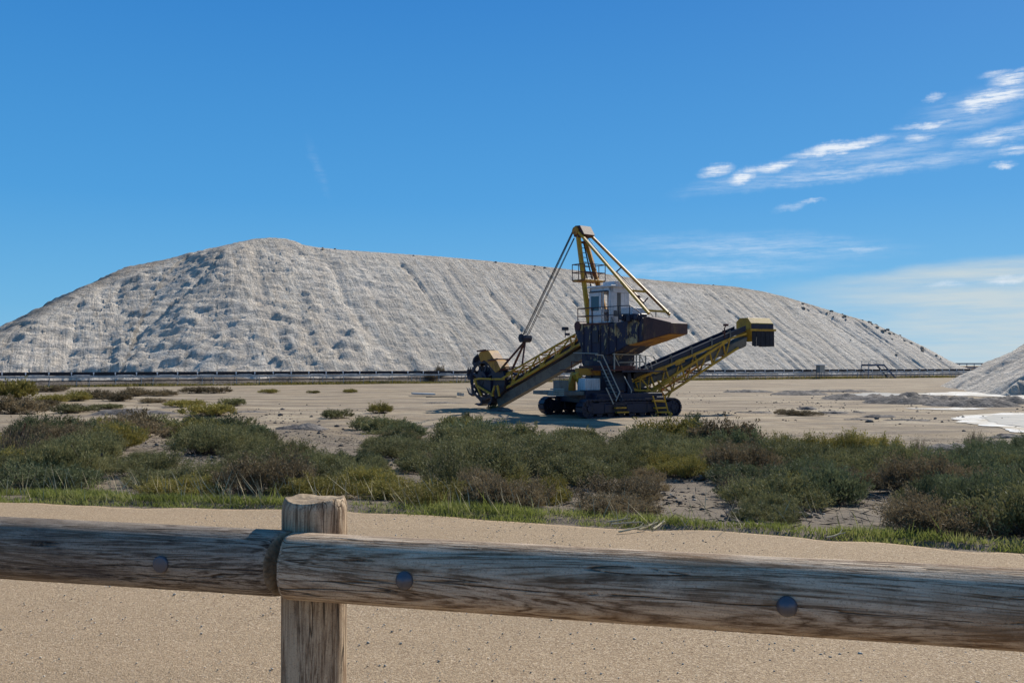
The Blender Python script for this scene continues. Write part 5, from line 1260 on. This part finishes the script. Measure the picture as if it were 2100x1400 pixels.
def log(name, p, q, r, mat, parent, cutA=0, cutB=0, seed=0, nL=200, nA=72, chA=.012, chB=.012, end_mat=None):
    p = Vector(p); q = Vector(q); d = q - p; l_ = d.length
    u = np.linspace(0, 1, nL); th = np.linspace(0, 2 * np.pi, nA, endpoint=False)
    Uu, Th = np.meshgrid(u, th, indexing='ij')
    cyl = fbm(np.cos(Th) * 1.2 + seed, Uu * l_ * 1.5 + np.sin(Th) * 1.2, seed, 3) * .045 + fbm(np.cos(Th) * 3 + seed, Uu * l_ * .7 + np.sin(Th) * 3, seed + 3, 2) * .02
    rr_ = r * (1 + cyl)
    ea = Uu * l_; eb = (1 - Uu) * l_
    rr_ = rr_ * np.where(ea < chA, .95 + .05 * np.sqrt(np.clip(ea / chA, 0, 1)), 1) * np.where(eb < chB, .95 + .05 * np.sqrt(np.clip(eb / chB, 0, 1)), 1)
    yy = np.cos(Th) * rr_; zz = np.sin(Th) * rr_
    xx = Uu * l_ + np.where(Uu < .5, np.tan(R(cutA)) * yy * np.clip(1 - ea / .5, 0, 1), np.tan(R(cutB)) * yy * np.clip(1 - eb / .5, 0, 1))
    V_ = np.stack([xx, yy, zz], -1).reshape(-1, 3)
    i_ = np.arange(nL - 1)[:, None] * nA; j_ = np.arange(nA)[None, :]; j2 = (j_ + 1) % nA
    F_ = np.stack([i_ + j_, i_ + j2, i_ + nA + j2, i_ + nA + j_], -1).reshape(-1, 4)
    me_ = bpy.data.meshes.new(name); Vl = [tuple(v) for v in V_]; Fl = [tuple(int(a) for a in f) for f in F_]
    for base_, rev in ((0, True), ((nL - 1) * nA, False)):   # end faces: rings towards the centre
        prev = list(range(base_, base_ + nA)); cen = np.mean(V_[prev], axis=0); sgn = -1 if rev else 1
        for k, f_ in enumerate((.9, .6, .3)):
            cur = []
            for j in range(nA):
                v = cen + (V_[base_ + j] - cen) * f_ ; v = v + np.array([sgn * (.002 * (k + 1) + .003 * math.sin(j * 2.7 + k)), 0, 0]); cur.append(len(Vl)); Vl.append(tuple(v))
            for j in range(nA):
                f = (prev[j], prev[(j + 1) % nA], cur[(j + 1) % nA], cur[j]); Fl.append(f if not rev else f[::-1])
            prev = cur
        Fl.append(tuple(prev) if not rev else tuple(prev[::-1]))
    me_.from_pydata(Vl, [], Fl); me_.materials.append(mat); me_.materials.append(end_mat or mat); me_.shade_smooth()
    n_side = len(F_)
    mi = np.zeros(len(Fl), np.int32); mi[n_side:] = 1; me_.polygons.foreach_set('material_index', mi)
    me_.update()
    o = link_mesh(name, me_, parent); rot = d.to_track_quat('X', 'Z'); o.rotation_mode = 'QUATERNION'; o.rotation_quaternion = rot; o.location = p - (parent.location if parent else Vector())
    return o
fence = empty('rail_fence', (-.45, 2.18, PZ), 'low fence of thick weathered round log rails and a log post in the foreground', 'fence')
def at_depth(px, py, D): r = ray(px, py); return Vector((r.x * D, D, EYE + r.z * D)) if True else None
ZR = 2.553
Rl0 = Vector((-1.262, 2.285, ZR)); Rl1 = Vector(((590 - CX) / F * 2.100, 2.100, ZR)); dl = (Rl1 - Rl0).normalized()
Rr0 = Vector(((594 - CX) / F * 2.078, 2.078, ZR)); Rr1 = Vector(((2100 - CX) / F * 1.705, 1.705, ZR)); drr = (Rr1 - Rr0).normalized()
rl = log('rail', Rl0 - dl * 1.35, Rl1, .0735, M_railL, fence, cutB=17, seed=5, end_mat=M_end, nL=260); rl['label'] = 'darker blotched left rail'
rr2 = log('rail', Rr0, Rr1 + drr * .95, .0745, M_railR, fence, cutA=-8, seed=9, end_mat=M_end, nL=300, chA=.010); rr2['label'] = 'grained right rail'
# post with a chipped top
def post(px_c, D, name='post', seed=1):
    x = (px_c - CX) / F * D; nA, nH = 72, 120; h_ = 1.135; th = np.linspace(0, 2 * np.pi, nA, endpoint=False); zs = np.concatenate([np.linspace(-.25, h_ - .03, nH), h_ - .03 + np.linspace(.004, .03, 8)])
    Zz, Th = np.meshgrid(zs, th, indexing='ij'); r = .0755 * (1 + fbm(np.cos(Th) * 2 + seed, np.sin(Th) * 2 + Zz * 1.5, seed, 3) * .04)
    tchip = np.clip((Zz - (h_ - .022)) / .022, 0, 1); r = r * (1 - .10 * tchip ** 2)
    zrim = fbm(np.cos(Th) * 2.2, np.sin(Th) * 2.2, seed + 5, 3) * .004 + .006 * np.cos(Th - 2.4) ** 8 + .006 * np.cos(Th - .25) ** 12
    Zz = Zz + zrim * tchip
    V_ = np.stack([np.cos(Th) * r, np.sin(Th) * r, Zz], -1).reshape(-1, 3); nz = len(zs)
    i_ = np.arange(nz - 1)[:, None] * nA; j_ = np.arange(nA)[None, :]; j2 = (j_ + 1) % nA
    Fl = [tuple(int(a) for a in f) for f in np.stack([i_ + j_, i_ + j2, i_ + nA + j2, i_ + nA + j_], -1).reshape(-1, 4)]; ns = len(Fl)
    Vl = [tuple(v) for v in V_]; base_ = (nz - 1) * nA; prev = list(range(base_, base_ + nA))
    for k, f_ in enumerate((.86, .6, .35)):
        cur = []
        for j in range(nA): v = V_[base_ + j]; cur.append(len(Vl)); Vl.append((v[0] * f_, v[1] * f_, h_ - .004 + .35 * (v[2] - h_) * (1 - f_) + .0015 * math.sin(j * 1.7 + k * 2)))
        Fl += [(prev[j], prev[(j + 1) % nA], cur[(j + 1) % nA], cur[j]) for j in range(nA)]; prev = cur
    Fl.append(tuple(prev)); me_ = bpy.data.meshes.new(name); me_.from_pydata(Vl, [], Fl); me_.materials.append(M_post); me_.materials.append(M_end); me_.shade_smooth()
    mi = np.zeros(len(Fl), np.int32); mi[ns:] = 1; me_.polygons.foreach_set('material_index', mi); me_.update()
    return link_mesh(name, me_, fence, Vector((x, D, PZ)) - fence.location)
post(647.5, 2.185)
p2 = post(647.5, 2.185, seed=4); p2.location = Vector((-2.45, 2.72, PZ)) - fence.location
p3 = post(647.5, 2.185, seed=6); p3.location = Vector((1.62, 1.62, PZ)) - fence.location
def bolt(px, py, railo, A_, B_, r_rail, dome=1.0):
    # hit the near surface of the rail
    r = ray(px, py); ax = (B_ - A_).normalized(); best = None
    for k in range(2000):
        t = 1.4 + k * .0005; p = Vector((r.x * t, r.y * t, EYE + r.z * t)); rel = p - A_; dist = (rel - ax * rel.dot(ax)).length
        if dist < r_rail: best = p; break
    rel = best - A_; nrm = (rel - ax * rel.dot(ax)).normalized(); R_ = .0190
    m = MB(); rings = [(R_, -.004), (R_, .0015), (R_ * .93, .0035), (R_ * .75, .0085 * dome + .001), (R_ * .45, .0125 * dome + .001), (R_ * .15, .014 * dome + .001)]
    t1_ = ax; t2_ = nrm.cross(ax).normalized(); n = 28; vs_ = []
    for rad_, h_ in rings: vs_ += [best + nrm * h_ + (t1_ * math.cos(a) + t2_ * math.sin(a)) * rad_ for a in [2 * math.pi * j / n for j in range(n)]]
    fs = [(k * n + j, k * n + (j + 1) % n, (k + 1) * n + (j + 1) % n, (k + 1) * n + j) for k in range(len(rings) - 1) for j in range(n)] + [tuple(range((len(rings) - 1) * n, len(rings) * n))]
    m.add(vs_, fs); o = build('bolt', m, M_bolt, None, best, smooth=True)
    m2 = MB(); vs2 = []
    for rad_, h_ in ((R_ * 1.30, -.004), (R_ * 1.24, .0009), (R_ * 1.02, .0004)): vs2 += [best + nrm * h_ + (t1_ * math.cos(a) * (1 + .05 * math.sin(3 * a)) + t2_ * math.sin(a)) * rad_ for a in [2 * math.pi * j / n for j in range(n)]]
    m2.add(vs2, [(k * n + j, k * n + (j + 1) % n, (k + 1) * n + (j + 1) % n, (k + 1) * n + j) for k in range(2) for j in range(n)]); o2 = build('bolt_recess_shade', m2, M_hole, None, best)  # near-black surface ring paints recess shade and rust round the bolt
    o.parent = railo; o2.parent = railo
    Mx = Matrix.Translation(railo.parent.location) @ (Matrix.Translation(railo.location) @ railo.rotation_quaternion.to_matrix().to_4x4())
    o.matrix_local = Mx.inverted() @ Matrix.Translation(best); o2.matrix_local = o.matrix_local
bolt(829, 1190, rr2, Rr0, Rr1, .0755); bolt(1614, 1243, rr2, Rr0, Rr1, .0755); bolt(329, 1157, rl, Rl0, Rl1, .0745, .3)
